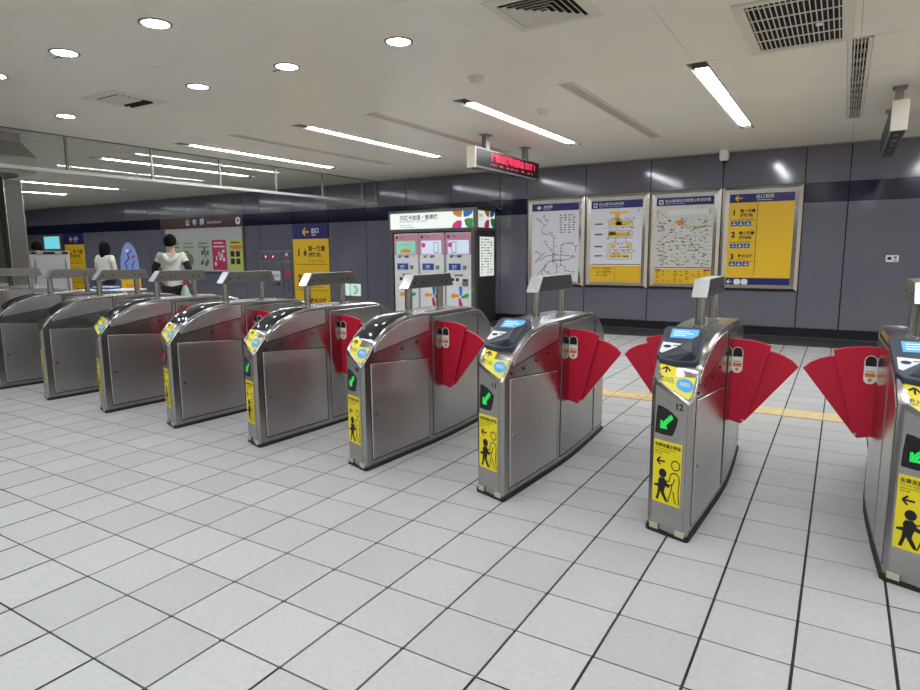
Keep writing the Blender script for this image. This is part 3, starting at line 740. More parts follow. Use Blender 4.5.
# --- 3 vicinity map
M_map = mat('vicinity_map_paper', srgb(214,212,196), .45, noise=(9,.05))
t, f, I, H = poster('vicinity_map_poster','beige street map poster with yellow foot, third of the four posters',-2.33,-1.14,fill=M_map)
top = I[2][1]; fl = lay(f,.0235); title(t,'松山機場站位置暨公車資訊圖','Songshan Airport Vicinity Map')
part('yellow_foot', MB().prism(rect(I[0][0]+.002,I[0][1]+.002,I[1][0]-.002,.35), f, .02, .0215), M_exity, t)
mb = MB(); random.seed(11)
for k in range(15): v = .40+k*.062; stroke(mb,[(-.48,v+random.uniform(-.02,.02)),(.48,v+random.uniform(-.02,.02))],random.choice((.006,.01,.014)),fl)
for k in range(13): u = -.44+k*.075; stroke(mb,[(u,.38),(u+random.uniform(-.05,.05),1.26)],random.choice((.006,.01)),fl)
mb.flat(rect(-.28,1.28,.40,1.37),fl)
part('street_lines', mb, M_paper, t, fix=False)['kind'] = 'stuff'
mb = MB(); f2 = lay(f,.0245)
for k in range(210): u = random.uniform(-.46,.40); v = random.uniform(.40,1.20); mb.flat(rect(u,v,u+random.uniform(.012,.06),v+random.uniform(.008,.016)),f2)
stroke(mb,[(-.46,1.36),(-.22,1.18)],.006,f2); stroke(mb,[(-.46,1.36),(-.44,1.2)],.006,f2); mb.flat(rect(.41,1.29,.42,1.36),f2); stroke(mb,[(-.48,.375),(.48,.375)],.012,f2)
for c in range(9):
    for r in range(6):
        if random.random() < .7: mb.flat(rect(-.44+c*.1,.13+r*.034,-.44+c*.1+random.uniform(.02,.07),.142+r*.034),f2)
part('street_names', mb, M_inkg, t, fix=False)['kind'] = 'stuff'
part('station_mark', MB().flat(rect(-.1,1.1,-.02,1.19),f2).flat(rect(-.14,1.13,.03,1.145),f2), M_or, t, fix=False); part('park_mark', MB().flat([(.15,1.02),(.38,1.06),(.38,1.10),(.15,1.06)],f2), mat('park_green', srgb(150,170,90),.5), t, fix=False)
part('legend_mark', MB().flat(rect(-.46,.318,-.36,.345),f2).flat(rect(.36,.318,.46,.345),f2), M_crim, t, fix=False)
# --- 4 exit information
t, f, I, H = poster('exit_information_poster','yellow exit information poster in steel frame, rightmost of the four posters',-1.14,.06,fill=M_exity)
top = I[2][1]; fl = lay(f,.0235)
part('footer', MB().prism(rect(I[0][0]+.002,I[0][1]+.002,I[1][0]-.002,.21), f, .02, .0215), M_navyp, t)
mb = MB()
for a in arrow_left(-.34,top-.07,.055): stroke(mb,a,.02,fl)
part('arrow', mb, M_exity, t, fix=False)
mb = MB(); letters(mb,'出口資訊',.05,top-.075,.068,fl,align='CENTER'); letters(mb,'Exit Information',.05,top-.115,.034,fl,align='CENTER')
for a in arrow_left(-.42,.145,.04): stroke(mb,a,.014,fl)
for k in range(2): mb.flat(rrect(-.35+k*.11,.1,-.25+k*.11,.19,.03),fl)
part('lettering', mb, M_whitei, t, fix=False)
mb = MB()
for k,(v,a,b) in enumerate(((1.27,'第一航廈','(國際線)'),(.91,'第二航廈','(國內線)'),(.55,'敦化北路',''))):
    letters(mb,str(k+1),-.43,v-.03,.12,fl,bold=.005); letters(mb,a,-.31,v+(.012 if b else .0),.058,fl,bold=.0015)
    if b: letters(mb,b,-.31,v-.058,.054,fl,bold=.0015)
    letters(mb,('Terminal 1 International','Terminal 2 Domestic','Dunhua N. Rd.')[k],-.33,v-(.10 if b else .04),.024,fl)
    stroke(mb,[(-.46,v-(.115 if b else .065)),(-.06+.0*k,v-(.115 if b else .065))],.006,fl)
stroke(mb,[(-.05,.26),(-.05,1.42)],.007,fl)
part('exit_list', mb, M_ink, t, fix=False)
for v in (1.06,.70,.40):
    for k in range(3): b_ = part('facility_icon', MB().prism(rrect(-.44+k*.105,v,-.345+k*.105,v+.075,.012,2),f,.02,.0225), M_blued, t); part('icon_mark', MB().flat(rect(-.42+k*.105,v+.02,-.365+k*.105,v+.032),lay(f,.0235)).flat(rect(-.4+k*.105,v+.02,-.385+k*.105,v+.06),lay(f,.0235)), M_whitei, b_, fix=False)

# --- yellow exit signs on the wall
def exit_sign(x0, x1, z0, z1, label, h3='敦化北路'):
    f = lambda u,v,d=0: (u,-d,v); W = (x1-x0)/2; H = z1-z0
    t = thing('exit_sign', label, 'sign', ((x0+x1)/2,YF,z0), 0, 'yellow exit signs')
    part('panel', MB().prism(rect(-W,0,W,H-.37),f,0,.02), M_exity, t); part('header', MB().prism(rect(-W,H-.37,W,H),f,0,.02), M_navyp, t)
    fl = lay(f,.0215); mb = MB()
    for a in arrow_left(-.14,H-.2,.11): stroke(mb,a,.04,fl)
    part('arrow', mb, M_exity, t, fix=False)
    mb = MB(); letters(mb,'出口',.04,H-.22,.13,fl,bold=.003); letters(mb,'Exit',.06,H-.3,.09,fl); part('lettering', mb, M_whitei, t, fix=False)
    mb = MB()
    for k,(v,a,b,c) in enumerate(((H-.72,'第一航廈','(國際線)','Terminal 1 International'),(H-1.36,'第二航廈','(國內線)','Terminal 2 Domestic'),(H-2.0,h3,'','Dunhua N. Rd.'))):
        letters(mb,str(k+1),-.46,v-.06,.24,fl,bold=.011); letters(mb,a,-.08,v+.06,.14,fl,bold=.003)
        if b: letters(mb,b,-.08,v-.08,.115,fl,bold=.003)
        letters(mb,c,-.08,v-.2,.055,fl)
        if k < 2:
            mb.flat([(-.2,v+.1),(-.17,v+.1),(-.16,v-.02),(-.14,v-.06),(-.23,v-.06),(-.21,v-.02)],fl); mb.flat([(-.27,v-.0),(-.1,v-.0),(-.18,v+.05)],fl)
            stroke(mb,[(-W+.12,v-.27),(W-.06,v-.27)],.012,fl)
    part('exit_list', mb, M_ink, t, fix=False)
exit_sign(-11.155,-9.965,.1,2.125,'yellow exit sign with blue arrow header beside the fire hose cabinet')
exit_sign(-21.95,-20.77,.1,2.125,'yellow exit sign on the far left wall, beside the lit cyan screen')
# --- bulletin board
t = thing('bulletin_board','pale grey bulletin board under a brown header with pinned posters','board',(-14.775,YF,.93))
f = lambda u,v,d=0: (u,-d,v)
part('panel', MB().prism(rect(-1.55,0,0,1.19),f,0,.02), M_board, t); part('panel', MB().prism(rect(.006,0,1.78,1.19),f,0,.02), M_board, t)
for a,b,c,d in ((-1.6,-.03,1.8,0),(-1.6,-.03,-1.55,1.2),(1.78,-.03,1.83,1.2)): part('frame_rail', MB().prism(rect(a,b,c,d),f,0,.04), M_kgrey, t)
mb = MB(); fh = lay(f,.004)
for k,c in enumerate('公布欄'): letters(mb,c,-.62+k*.32,1.29,.19,fh,bold=.004)
letters(mb,'Bulletin Board',.34,1.31,.1,fh); part('lettering', mb, M_whitei, t, fix=False)
lg = part('round_logo', MB().prism(arc(1.6,1.35,.1,0,360,20)[:-1],f,0,.006), M_white, t); part('logo_mark', MB().flat([(1.55,1.3),(1.66,1.35),(1.6,1.42)],lay(f,.008)), M_blued, lg, fix=False)
M_pg = mat('pale_green_poster', srgb(176,184,170), .5); M_lime = mat('lime_poster', srgb(190,196,90), .5); M_dg = mat('dark_green_print', srgb(70,96,72), .5); M_olive = mat('olive_print', srgb(120,116,80), .5)
for k,(x0,x1,m,pm,lab) in enumerate(((-16.2,-15.65,M_pg,M_dg,'pale green notice, leftmost on the bulletin board'),(-15.58,-15.0,M_pg,M_olive,'pale green notice with a big olive picture on the bulletin board'),(-14.93,-14.35,M_pg,M_dg,'pale green notice with dark figures left of the crimson poster'),(-14.27,-13.68,M_crim,M_paper,'crimson poster on the bulletin board'),(-13.57,-13.02,M_lime,M_ink,'lime green poster with four dark pictures on the bulletin board'))):
    p = thing('notice', lab, 'poster', ((x0+x1)/2,YF-.021,.97), 0, 'posters on the bulletin board'); W = (x1-x0)/2
    part('sheet', MB().prism(rect(-W,0,W,.82),f,0,.004), m, p); q = lay(f,.006)
    mb = MB(); random.seed(20+k)
    mb.flat(rect(-W*.7,.72,W*.6,.75),q); mb.flat(rect(-W*.8,.62,W*.8,.65),q)
    if k == 4:
        for a in (-.16,.06):
            for b in (.16,.36): mb.flat(rect(a-.06,b,a+.1,b+.15),q)
    elif k == 1: mb.flat(arc(0,.27,.19,0,360,16)[:-1],q); mb.flat(rect(-.22,.46,-.02,.53),q)
    else:
        for j in range(9): a = random.uniform(-W*.75,W*.5); b = random.uniform(.08,.5); mb.flat(rect(a,b,a+random.uniform(.04,.1),b+random.uniform(.06,.16)),q)
    part('print', mb, pm, p, fix=False)
    if k == 4: part('title_band', MB().flat(rect(-.16,.56,W*.95,.64),lay(f,.0068)), M_orange, p, fix=False)
# --- fire hose cabinet
t = thing('fire_hose_cabinet','grey fire hose cabinet with small red lamps in the wall','cabinet',(-11.78,YF,.2)); W = .575
part('frame', MB().prism(rect(-W,0,W,1.28),f,0,.02), M_alu, t)
lp = part('alarm_panel', MB().prism(rect(-W+.03,1.02,.24,1.25),f,.02,.03), M_wall, t)
for u in (-.34,-.07): part('alarm_lamp', MB().tube((u,-.03,1.13),(u,-.055,1.13),.055,14,.04), M_crim, lp); part('lamp_glow', MB().tube((u,-.055,1.13),(u,-.06,1.13),.02,10), mat('red_pilot_light', srgb(255,150,160), .3, emit=1.2), lp)
p2 = part('alarm_panel', MB().prism(rect(.27,1.02,W-.03,1.25),f,.02,.03), M_wall, t); part('button', MB().tube((.4,-.03,1.18),(.4,-.04,1.18),.04,12), M_white, p2); part('button', MB().tube((.4,-.03,1.08),(.4,-.04,1.08),.04,12), M_crim, p2)
d = part('door', MB().prism(rect(-W+.03,.03,.24,.99),f,.02,.032), M_wall, t, bevel=.004); part('notice_sheet', MB().prism(rect(-.18,.52,.14,.76),f,.032,.034), M_paper, d); part('handle', MB().prism(rect(.0,.40,.1,.46),f,.032,.045), M_black, d)
part('notice_text', letters(MB(),'消防栓',-.12,.62,.08,lay(f,.036)), M_crim, d, fix=False); part('door_text', letters(letters(MB(),'消火栓',-.24,.39,.1,lay(f,.034)),'FIRE',-.2,.3,.06,lay(f,.034)), M_inkg, d, fix=False)
d = part('door', MB().prism(rect(.27,.03,W-.03,.99),f,.02,.032), M_wall, t, bevel=.004); part('red_plate', MB().prism(rect(.34,.62,.5,.78),f,.032,.036), M_crim, d); mb = MB()
for k,c in enumerate('滅火器'): letters(mb,c,.375,.5-.13*k,.09,lay(f,.034))
part('door_text', mb, M_ink, d, fix=False)
# --- low exit panels
for k,(xc,lab) in enumerate(((-9.5,'small lit green arrow panel low on the wall, left one'),(-9.16,'small lit green arrow panel low on the wall, right one'))):
    t = thing('exit_light', lab, 'sign', (xc,YF,.4), 0, 'low lit arrow panels'); part('panel', MB().prism(rrect(-.15,0,.15,.28,.02,2),f,0,.03), M_exitg, t)
    mb = MB(); stroke(mb,arc(0,.14,.085,60,300,12) if k == 0 else arc(0,.14,.085,-120,120,12),.022,lay(f,.032)); s = 1 if k else -1
    stroke(mb,[(s*-.03,.2),(s*.05,.14),(s*-.03,.08)],.02,lay(f,.032)); part('arrow_symbol', mb, M_exitgr, t, fix=False)
# --- switch plate
t = thing('wall_switch_plate','small white socket plate with red dot on the right wall panel','switch',(1.28,YF,1.21)); part('plate', MB().prism(rrect(-.08,0,.08,.1,.008,2),f,0,.01), M_white, t, bevel=.002)
part('socket', MB().prism(rect(-.06,.03,-.01,.075),f,.01,.012), M_black, t); part('key', MB().prism(rect(.02,.05,.055,.08),f,.01,.014), M_inkg, t); part('red_dot', MB().prism(rect(.01,.015,.06,.03),f,.01,.012), M_crim, t)
# --- lit cyan screen
t = thing('information_screen','lit cyan information panel on the far left wall','screen',(-22.55,YF-.022,1.0)); part('cabinet', MB().prism(rect(-.55,0,.55,1.1),f,0,.1), M_kgrey, t, bevel=.01)
part('screen', MB().prism(rect(-.5,.62,.5,1.04),f,.1,.105), M_cyan, t); part('poster_blue', MB().prism(rect(-.5,.05,-.1,.58),f,.1,.105), M_bl, t); part('poster_grey', MB().prism(rect(-.06,.05,.5,.58),f,.1,.105), M_olive, t)

# --- ticket machines inside a kiosk surround
KX0, KX1, KY = -7.57, -5.42, 8.70
t = thing('ticket_kiosk','grey metal kiosk surround with lit header sign and lit side notice','kiosk',(-6.495,9.07,0)); ox, oy = -6.495, 9.07
kb = MB()
W = (KX1-KX0)/2; y0, y1 = KY-oy, YF-oy
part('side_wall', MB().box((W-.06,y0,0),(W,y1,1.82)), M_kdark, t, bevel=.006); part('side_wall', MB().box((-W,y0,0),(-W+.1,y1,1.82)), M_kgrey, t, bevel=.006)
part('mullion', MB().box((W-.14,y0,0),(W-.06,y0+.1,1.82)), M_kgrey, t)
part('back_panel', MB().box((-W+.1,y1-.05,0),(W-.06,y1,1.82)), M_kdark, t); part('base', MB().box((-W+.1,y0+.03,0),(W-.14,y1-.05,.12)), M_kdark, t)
hd = part('header_box', MB().box((-W,y0,1.82),(W,y1,2.26)), M_kgrey, t, bevel=.006)
ff = lambda u,v,d=0: (u,y0-d,v)
part('lit_sign', MB().prism(rect(-W+.06,1.88,W-.09,2.2),ff,0,.006), M_lit, hd)
fl = lay(ff,.008); mb = MB(); letters(mb,'悠遊卡加值・售票機',-.77,2.07,.105,fl,bold=.002); letters(mb,'EasyCard Add-Value / Ticket Machine',-.77,2.02,.045,fl); letters(mb,'Single Journey Ticket',-.77,1.95,.035,fl); letters(mb,'Coins and notes accepted',-.77,1.905,.035,fl)
part('sign_lettering', mb, M_inkg, hd, fix=False)
def petal(cx, cy, a, l, wd_): 
    c, s = math.cos(a), math.sin(a)
    return [(cx+(u*l)*c-(v*wd_)*s, cy+(u*l)*s+(v*wd_)*c) for u,v in ((.12,0),(.3,-.6),(.6,-.9),(.85,-.7),(1,-.1),(.9,.5),(.6,.75),(.3,.45))]
def clip_rect(poly, x0, y0, x1, y1):
    for ax,lim,sg in ((0,x0,1),(0,x1,-1),(1,y0,1),(1,y1,-1)):
        out = []
        for p, q in zip(poly, poly[1:]+poly[:1]):
            a, b = sg*(p[ax]-lim), sg*(q[ax]-lim)
            if a >= 0: out.append(p)
            if a*b < 0: t_ = a/(a-b); out.append((p[0]+(q[0]-p[0])*t_, p[1]+(q[1]-p[1])*t_))
        poly = out
        if len(poly) < 3: return None
    return poly
def petals(par, cx, cy, r, fn, box=None, lit=True):
    for a,m in ((2.3,M_or),(.95,M_bl),(-.45,M_gn),(-2.25,M_pk)):
        p = petal(cx,cy,a,r,r*.38)
        if box: p = clip_rect(p,*box)
        if p: part('petal', MB().flat(p,fn), m, par, fix=False)
petals(hd,W-.32,2.05,.34,lay(ff,.009),(-W+.06,1.88,W-.09,2.2))
fs = lambda u,v,d=0: (W+d,u,v)
part('lit_sign', MB().prism(rect(y0+.04,1.88,y1-.05,2.2),fs,0,.006), M_lit, hd); petals(hd,.12,2.06,.30,lay(fs,.009),(y0+.04,1.88,y1-.05,2.2))
part('sign_lettering', letters(letters(MB(),'售票',-.3,2.08,.07,lay(fs,.009)),'Tickets',-.3,2.02,.04,lay(fs,.009)), M_inkg, hd, fix=False)
nt = part('lit_notice', MB().prism(rect(y0+.1,.93,y1-.09,1.7),fs,0,.012), M_lit, t, bevel=.003)
mb = MB(); random.seed(9); fl = lay(fs,.0135)
for k in range(13):
    v = 1.64-k*.054
    for j in range(4):
        if random.random() < .75: a = y0+.14+j*.12; mb.flat(rect(a,v,a+random.uniform(.03,.1),v+.018),fl)
part('notice_print', mb, M_inkg, nt, fix=False)['kind'] = 'stuff'
part('green_tag', MB().prism(rect(-.3+.0,.62,-.22,.74),lambda u,v,d=0:(W-.1+.35*(u+.26),y0-d,v),0,.004), M_gn, t)
ic = part('intercom_box', MB().box((KX0-.1-ox,-.13,1.46),(KX0-ox,-.01,1.7)), M_white, t, bevel=.01); part('speaker_grille', MB().box((KX0-.08-ox,-.134,1.6),(KX0-.02-ox,-.13,1.67)), M_black, ic)
part('key_box', MB().box((KX0-.08-ox,-.12,1.3),(KX0-ox,-.02,1.42)), M_alu, t, bevel=.008)
for k,(x0,x1) in enumerate(((-7.44,-6.83),(-6.79,-6.20),(-6.15,-5.56))):
    m = thing('ticket_machine','white ticket machine with pink top, '+('left one with mint screen','middle one of the three in the kiosk','right one of the three in the kiosk')[k],'ticket machine',((x0+x1)/2,9.05,.122),0,'ticket machines in the kiosk')
    w2 = (x1-x0)/2; b0 = KY+.015-9.05; Z = .122
    part('body', MB().box((-w2,b0,0),(w2,.35,1.69-.02)), M_kiosk, m, bevel=.006)
    g = lambda u,v,d=0: (u,b0-d,v-Z)
    part('pink_top', MB().prism(rect(-w2+.004,1.36,w2-.004,1.78),g,0,.004), M_kpink, m)
    sc = part('screen', MB().prism(rect(-.24,1.37,.24,1.64),g,.0,.012), M_scrg if k == 0 else M_scr, m)
    if k == 0: part('screen_picture', MB().flat(arc(.0,1.40,.15,0,180,12,.08),lay(g,.0135)).flat(rect(-.1,1.55,.12,1.57),lay(g,.0135)), M_or, sc, fix=False)
    else:
        mb = MB(); px = .12 if k == 1 else -.1; stroke(mb,[(px-.05,1.40),(px+.05,1.40),(px+.05,1.60),(px-.05,1.60),(px-.05,1.40)],.012,lay(g,.0135)); part('screen_picture', mb, M_inkg, sc, fix=False)
        part('screen_dot', MB().flat(arc(-.19,1.55,.05,0,360,12)[:-1],lay(g,.0135)), M_pk, sc, fix=False)
    q = lay(g,.0055); mb = MB(); letters(mb,'加值・售票',-.2,1.30,.055,q,bold=.002); letters(mb,'票',-.26,1.69,.06,q,bold=.002); letters(mb,'Ticket',-.16,1.7,.05,q); part('lettering', mb, M_ink, m, fix=False)
    part('instruction_strip', MB().prism(rect(-.24,1.2,.02,1.28),g,0,.003), M_paper, m)
    bb = part('blue_label', MB().prism(rect(-.23,1.05,.05,1.18),g,0,.005), M_blued, m); part('label_text', letters(letters(MB(),'購票',-.15,1.1,.055,lay(g,.0065)),'Tickets',-.16,1.065,.035,lay(g,.0065)), M_whitei, bb, fix=False)
    part('coin_slot', MB().prism(rect(.1,1.06,.18,1.14),g,0,.008), M_alu, m, bevel=.002); part('ticket_slot', MB().prism(rect(-.1,.93,.1,.97),g,0,.006), M_alu, m)
    for u in (-.14,-.03): part('note_slot', MB().prism(rect(u-.03,.83,u+.03,.89),g,0,.008), M_black, m)
    tr_ = part('change_tray', MB().prism(rect(.1,.74,.22,.88),g,0,.03), M_alu, m, bevel=.004); part('tray_mouth', MB().prism(rect(.12,.84,.2,.87),g,.03,.032), M_black, tr_)
    for a,mm in ((2.75,M_or),(1.2,M_bl),(-.1,M_gn),(-1.75,M_crim)):
        mb = MB(); cx, cy = .03+.03*math.cos(a), .52+.03*math.sin(a)
        pts = [(cx+.17*u*math.cos(a+.5*u), cy+.17*u*math.sin(a+.5*u)) for u in (0,.25,.5,.75,1)]; stroke(mb, pts, .055, lay(g,.005)); mb.flat(petal(cx,cy,a+.35,.19,.05),lay(g,.0055)); part('arrow_graphic', mb, mm, m, fix=False)
# --- hanging LED text displays
def led_sign(x, y0, y1, label, text, face):
    t = thing('hanging_display', label, 'display', (x,(y0+y1)/2,ZC), 0, 'hanging text displays'); h = (y1-y0)/2; wv = .065; zt, zb = -.2, -.475
    part('case', MB().box((-wv,-h,zb),(wv,h,zt)), M_alu, t, bevel=.006); 
    for s in (-1,1):
        F = lambda u,v,d=0: (s*(wv+d), s*u, v)
        sc = part('screen', MB().prism(rect(-h+.03,zb+.03,h-.03,zt-.02),F,0,.004), M_black, t)
        if face < 0 and s < 0: continue
        mb = MB(); letters(mb,text,-.6,zt-.14,.125,lay(F,.006),bold=.002,sx=1.05); part('led_text', mb, M_ledr, sc, fix=False)
        mb = MB(); random.seed(4); u = -.62
        while u < .8: l = random.uniform(.02,.1); mb.flat(rect(u,zb+.07,u+l,zb+.085),lay(F,.006)); u += l+random.uniform(.03,.14)
        part('led_dots', mb, M_ledo, sc, fix=False)['kind'] = 'stuff'
    bt = part('base_grille', MB().box((-wv+.012,-h+.02,zb-.006),(wv-.012,h-.02,zb)), M_black, t)
    for k in range(5): yy = -h+.25+k*.38; part('vent_plate', MB().box((-.02,yy-.05,zb-.01),(.02,yy+.05,zb-.006)), M_alu, bt)
    part('end_cap', MB().box((-wv-.004,-h-.012,zb-.004),(wv+.004,-h,zt+.004)), M_vent, t, bevel=.004)
    for yy in (-.63,.63): part('hanger', MB().box((-.035,yy-.05,zt),(.035,yy+.05,0)), M_alu, t, bevel=.004); part('hanger_plate', MB().box((-.06,yy-.09,-.012),(.06,yy+.09,0)), M_alu, t)
led_sign(-3.68,5.5,7.55,'hanging black display with red lettering in front of the ticket kiosk','往松山機場站請由 EXIT 1',1)
led_sign(1.02,5.55,7.6,'hanging display seen end-on at the right edge','往松山機場站請由 EXIT 1',-1)

# ================================================================== FAR LEFT: booth, desk, people
t = thing('service_booth','steel service booth with chamfered canopy at the left edge','booth',(-10.4,1.4,0)); ox, oy = -10.4, 1.4
mb = MB(); lv = [(-.27,2.40),(0,2.47),(.02,2.69),(-.10,2.89),(-.10,2.995)]
for e,z in lv: mb.v += [(-1.6-e,-1.0-e,z),(1.72+e,-1.0-e,z),(1.72+e,1.08+e,z),(-1.6-e,1.08+e,z)]
for i in range(4):
    for j in range(4): mb.f.append((i*4+j,i*4+(j+1)%4,i*4+4+(j+1)%4,i*4+4+j))
mb.f += [(0,1,2,3),(16,17,18,19)]
part('canopy', mb, M_steel, t)
part('base_wall', MB().box((-1.5,-.9,0),(1.42,1.02,.95)), M_steel_d, t, bevel=.01); part('counter', MB().box((-1.55,-.95,.95),(1.47,1.07,1.0)), M_frame, t, bevel=.006)
for x in (-1.5,1.22):
    for y in (-.9,.82): part('column', MB().box((x,y,1.0),(x+.2,y+.2,2.41)), M_kgrey, t, bevel=.006); part('column_edge', MB().box((x+.17,y-.012,1.0),(x+.19,y+.212,2.41)), M_frame, t)
part('glass_pane', MB().box((1.31,-.7,1.0),(1.32,.82,2.41)), M_glass, t); part('glass_pane', MB().box((-1.3,.91,1.0),(1.22,.92,2.41)), M_glass, t); part('glass_pane', MB().box((-1.3,-.81,1.0),(1.22,-.80,2.41)), M_glass, t)
part('back_wall', MB().box((-1.42,-.7,1.0),(-1.38,.82,2.41)), M_kdark, t)

# flip chart
t = thing('flip_chart','white flip chart board on a metal easel behind the leftmost gates','easel',(-10.55,3.45,0),math.radians(64))
part('board', MB().box((-.27,-.03,.62),(.27,-.012,1.47)), M_white, t, bevel=.004); part('paper', MB().box((-.25,-.036,.66),(.25,-.031,1.40)), M_paper, t); part('clip_bar', MB().box((-.26,-.05,1.42),(.26,-.028,1.46)), M_black, t, bevel=.004)
for u in (-.14,.12): part('clip', MB().box((u-.05,-.06,1.425),(u+.05,-.05,1.455)), M_frame, t)
for a,b in (((-.2,-.02,1.4),(-.3,-.12,0)),((.2,-.02,1.4),(.3,-.12,0)),((0,.0,1.4),(0,.45,0))): part('leg', MB().tube(a,b,.013,10), M_alu, t)

# desks
def desk(x, y, rz, label, w_=1.1, d_=.6):
    t = thing('folding_desk', label, 'table', (x,y,0), rz, 'folding desks behind the gates')
    part('desk_top', MB().box((-w_/2,-d_/2,.715),(w_/2,d_/2,.74)), M_white, t, bevel=.006); part('apron', MB().box((-w_/2+.05,-d_/2+.05,.66),(w_/2-.05,d_/2-.05,.714)), M_alu, t)
    for sx in (-1,1):
        for sy in (-1,1): part('leg', MB().tube((sx*(w_/2-.07),sy*(d_/2-.07),.66),(sx*(w_/2-.07),sy*(d_/2-.07),0),.016,10), M_alu, t)
    return t
desk(-7.75,4.15,0,'white folding desk with the spray bottle, beside the person in a hooded vest')
desk(-11.55,5.0,.3,'white folding desk in front of the person with bobbed hair')
t = thing('spray_bottle','pale green bottle with red cap on the near desk','bottle',(-7.86,4.02,.741))
part('bottle_body', MB().lathe([(0,0),(.06,0),(.066,.02),(.058,.1),(.034,.17),(.02,.2),(0,.2)],20), mat('pale_green_plastic', srgb(170,206,170), .35), t, 50); part('cap', MB().lathe([(0,.2),(.024,.2),(.026,.24),(.018,.255),(0,.255)],16), M_crim, t, 50); part('nozzle', MB().box((-.012,-.05,.235),(.012,0,.252)), M_crim, t)
t = thing('tissue_box','flat white and pink box on the near desk','box',(-7.52,4.12,.741)); part('box', MB().box((-.13,-.07,0),(.13,.07,.05)), M_white, t, bevel=.004); part('lid_band', MB().box((-.132,-.072,.03),(.132,.072,.062)), M_kpink, t, bevel=.004)
t = thing('document_tray','blue document tray on the far desk','tray',(-11.7,4.98,.741),.3); part('tray', MB().box((-.22,-.15,0),(.22,.15,.03)), M_blued, t, bevel=.004); part('papers', MB().box((-.2,-.13,.031),(.2,.13,.05)), M_paper, t)
part('rim', MB().box((-.22,.13,.03),(.22,.15,.07)), M_blued, t)

# surfboard-shaped standing sign
t = thing('standing_sign','blue surfboard-shaped standing sign with a yellow foot panel','sign',(-14.2,7.0,0),math.radians(40))
f = lambda u,v,d=0: (u,-d,v)
pts = [(-.2,.8),(.2,.8),(.21,1.1),(.19,1.35),(.13,1.56),(.05,1.68),(0,1.70),(-.05,1.68),(-.13,1.56),(-.19,1.35),(-.21,1.1)]
bd = part('board', MB().prism(pts,f,-.015,.015), mat('periwinkle_board', srgb(128,150,206), .4), t)
mb = MB(); random.seed(2)
stroke(mb,[(-.12,.95),(-.06,1.1),(-.1,1.2),(.0,1.32),(-.03,1.42),(.06,1.5)],.025,lay(f,.017)); stroke(mb,[(.03,.9),(.1,1.02),(.05,1.12),(.12,1.25)],.022,lay(f,.017)); part('line_art', mb, M_navyp, bd, fix=False)
part('red_spot', MB().flat(arc(.1,1.36,.035,0,360,12)[:-1],lay(f,.017)), M_crim, bd, fix=False); part('pale_spot', MB().flat(arc(-.03,1.5,.04,0,360,12)[:-1],lay(f,.0175)), M_paper, bd, fix=False)
part('foot_panel', MB().prism(rect(-.22,.02,.22,.82),f,-.02,.013), M_exity, t); part('foot_lettering', letters(MB(),'EXIT',-.1,.62,.1,lay(f,.015)), M_crim, t, fix=False); part('base', MB().box((-.25,-.16,0),(.25,.16,.02)), M_alu, t)

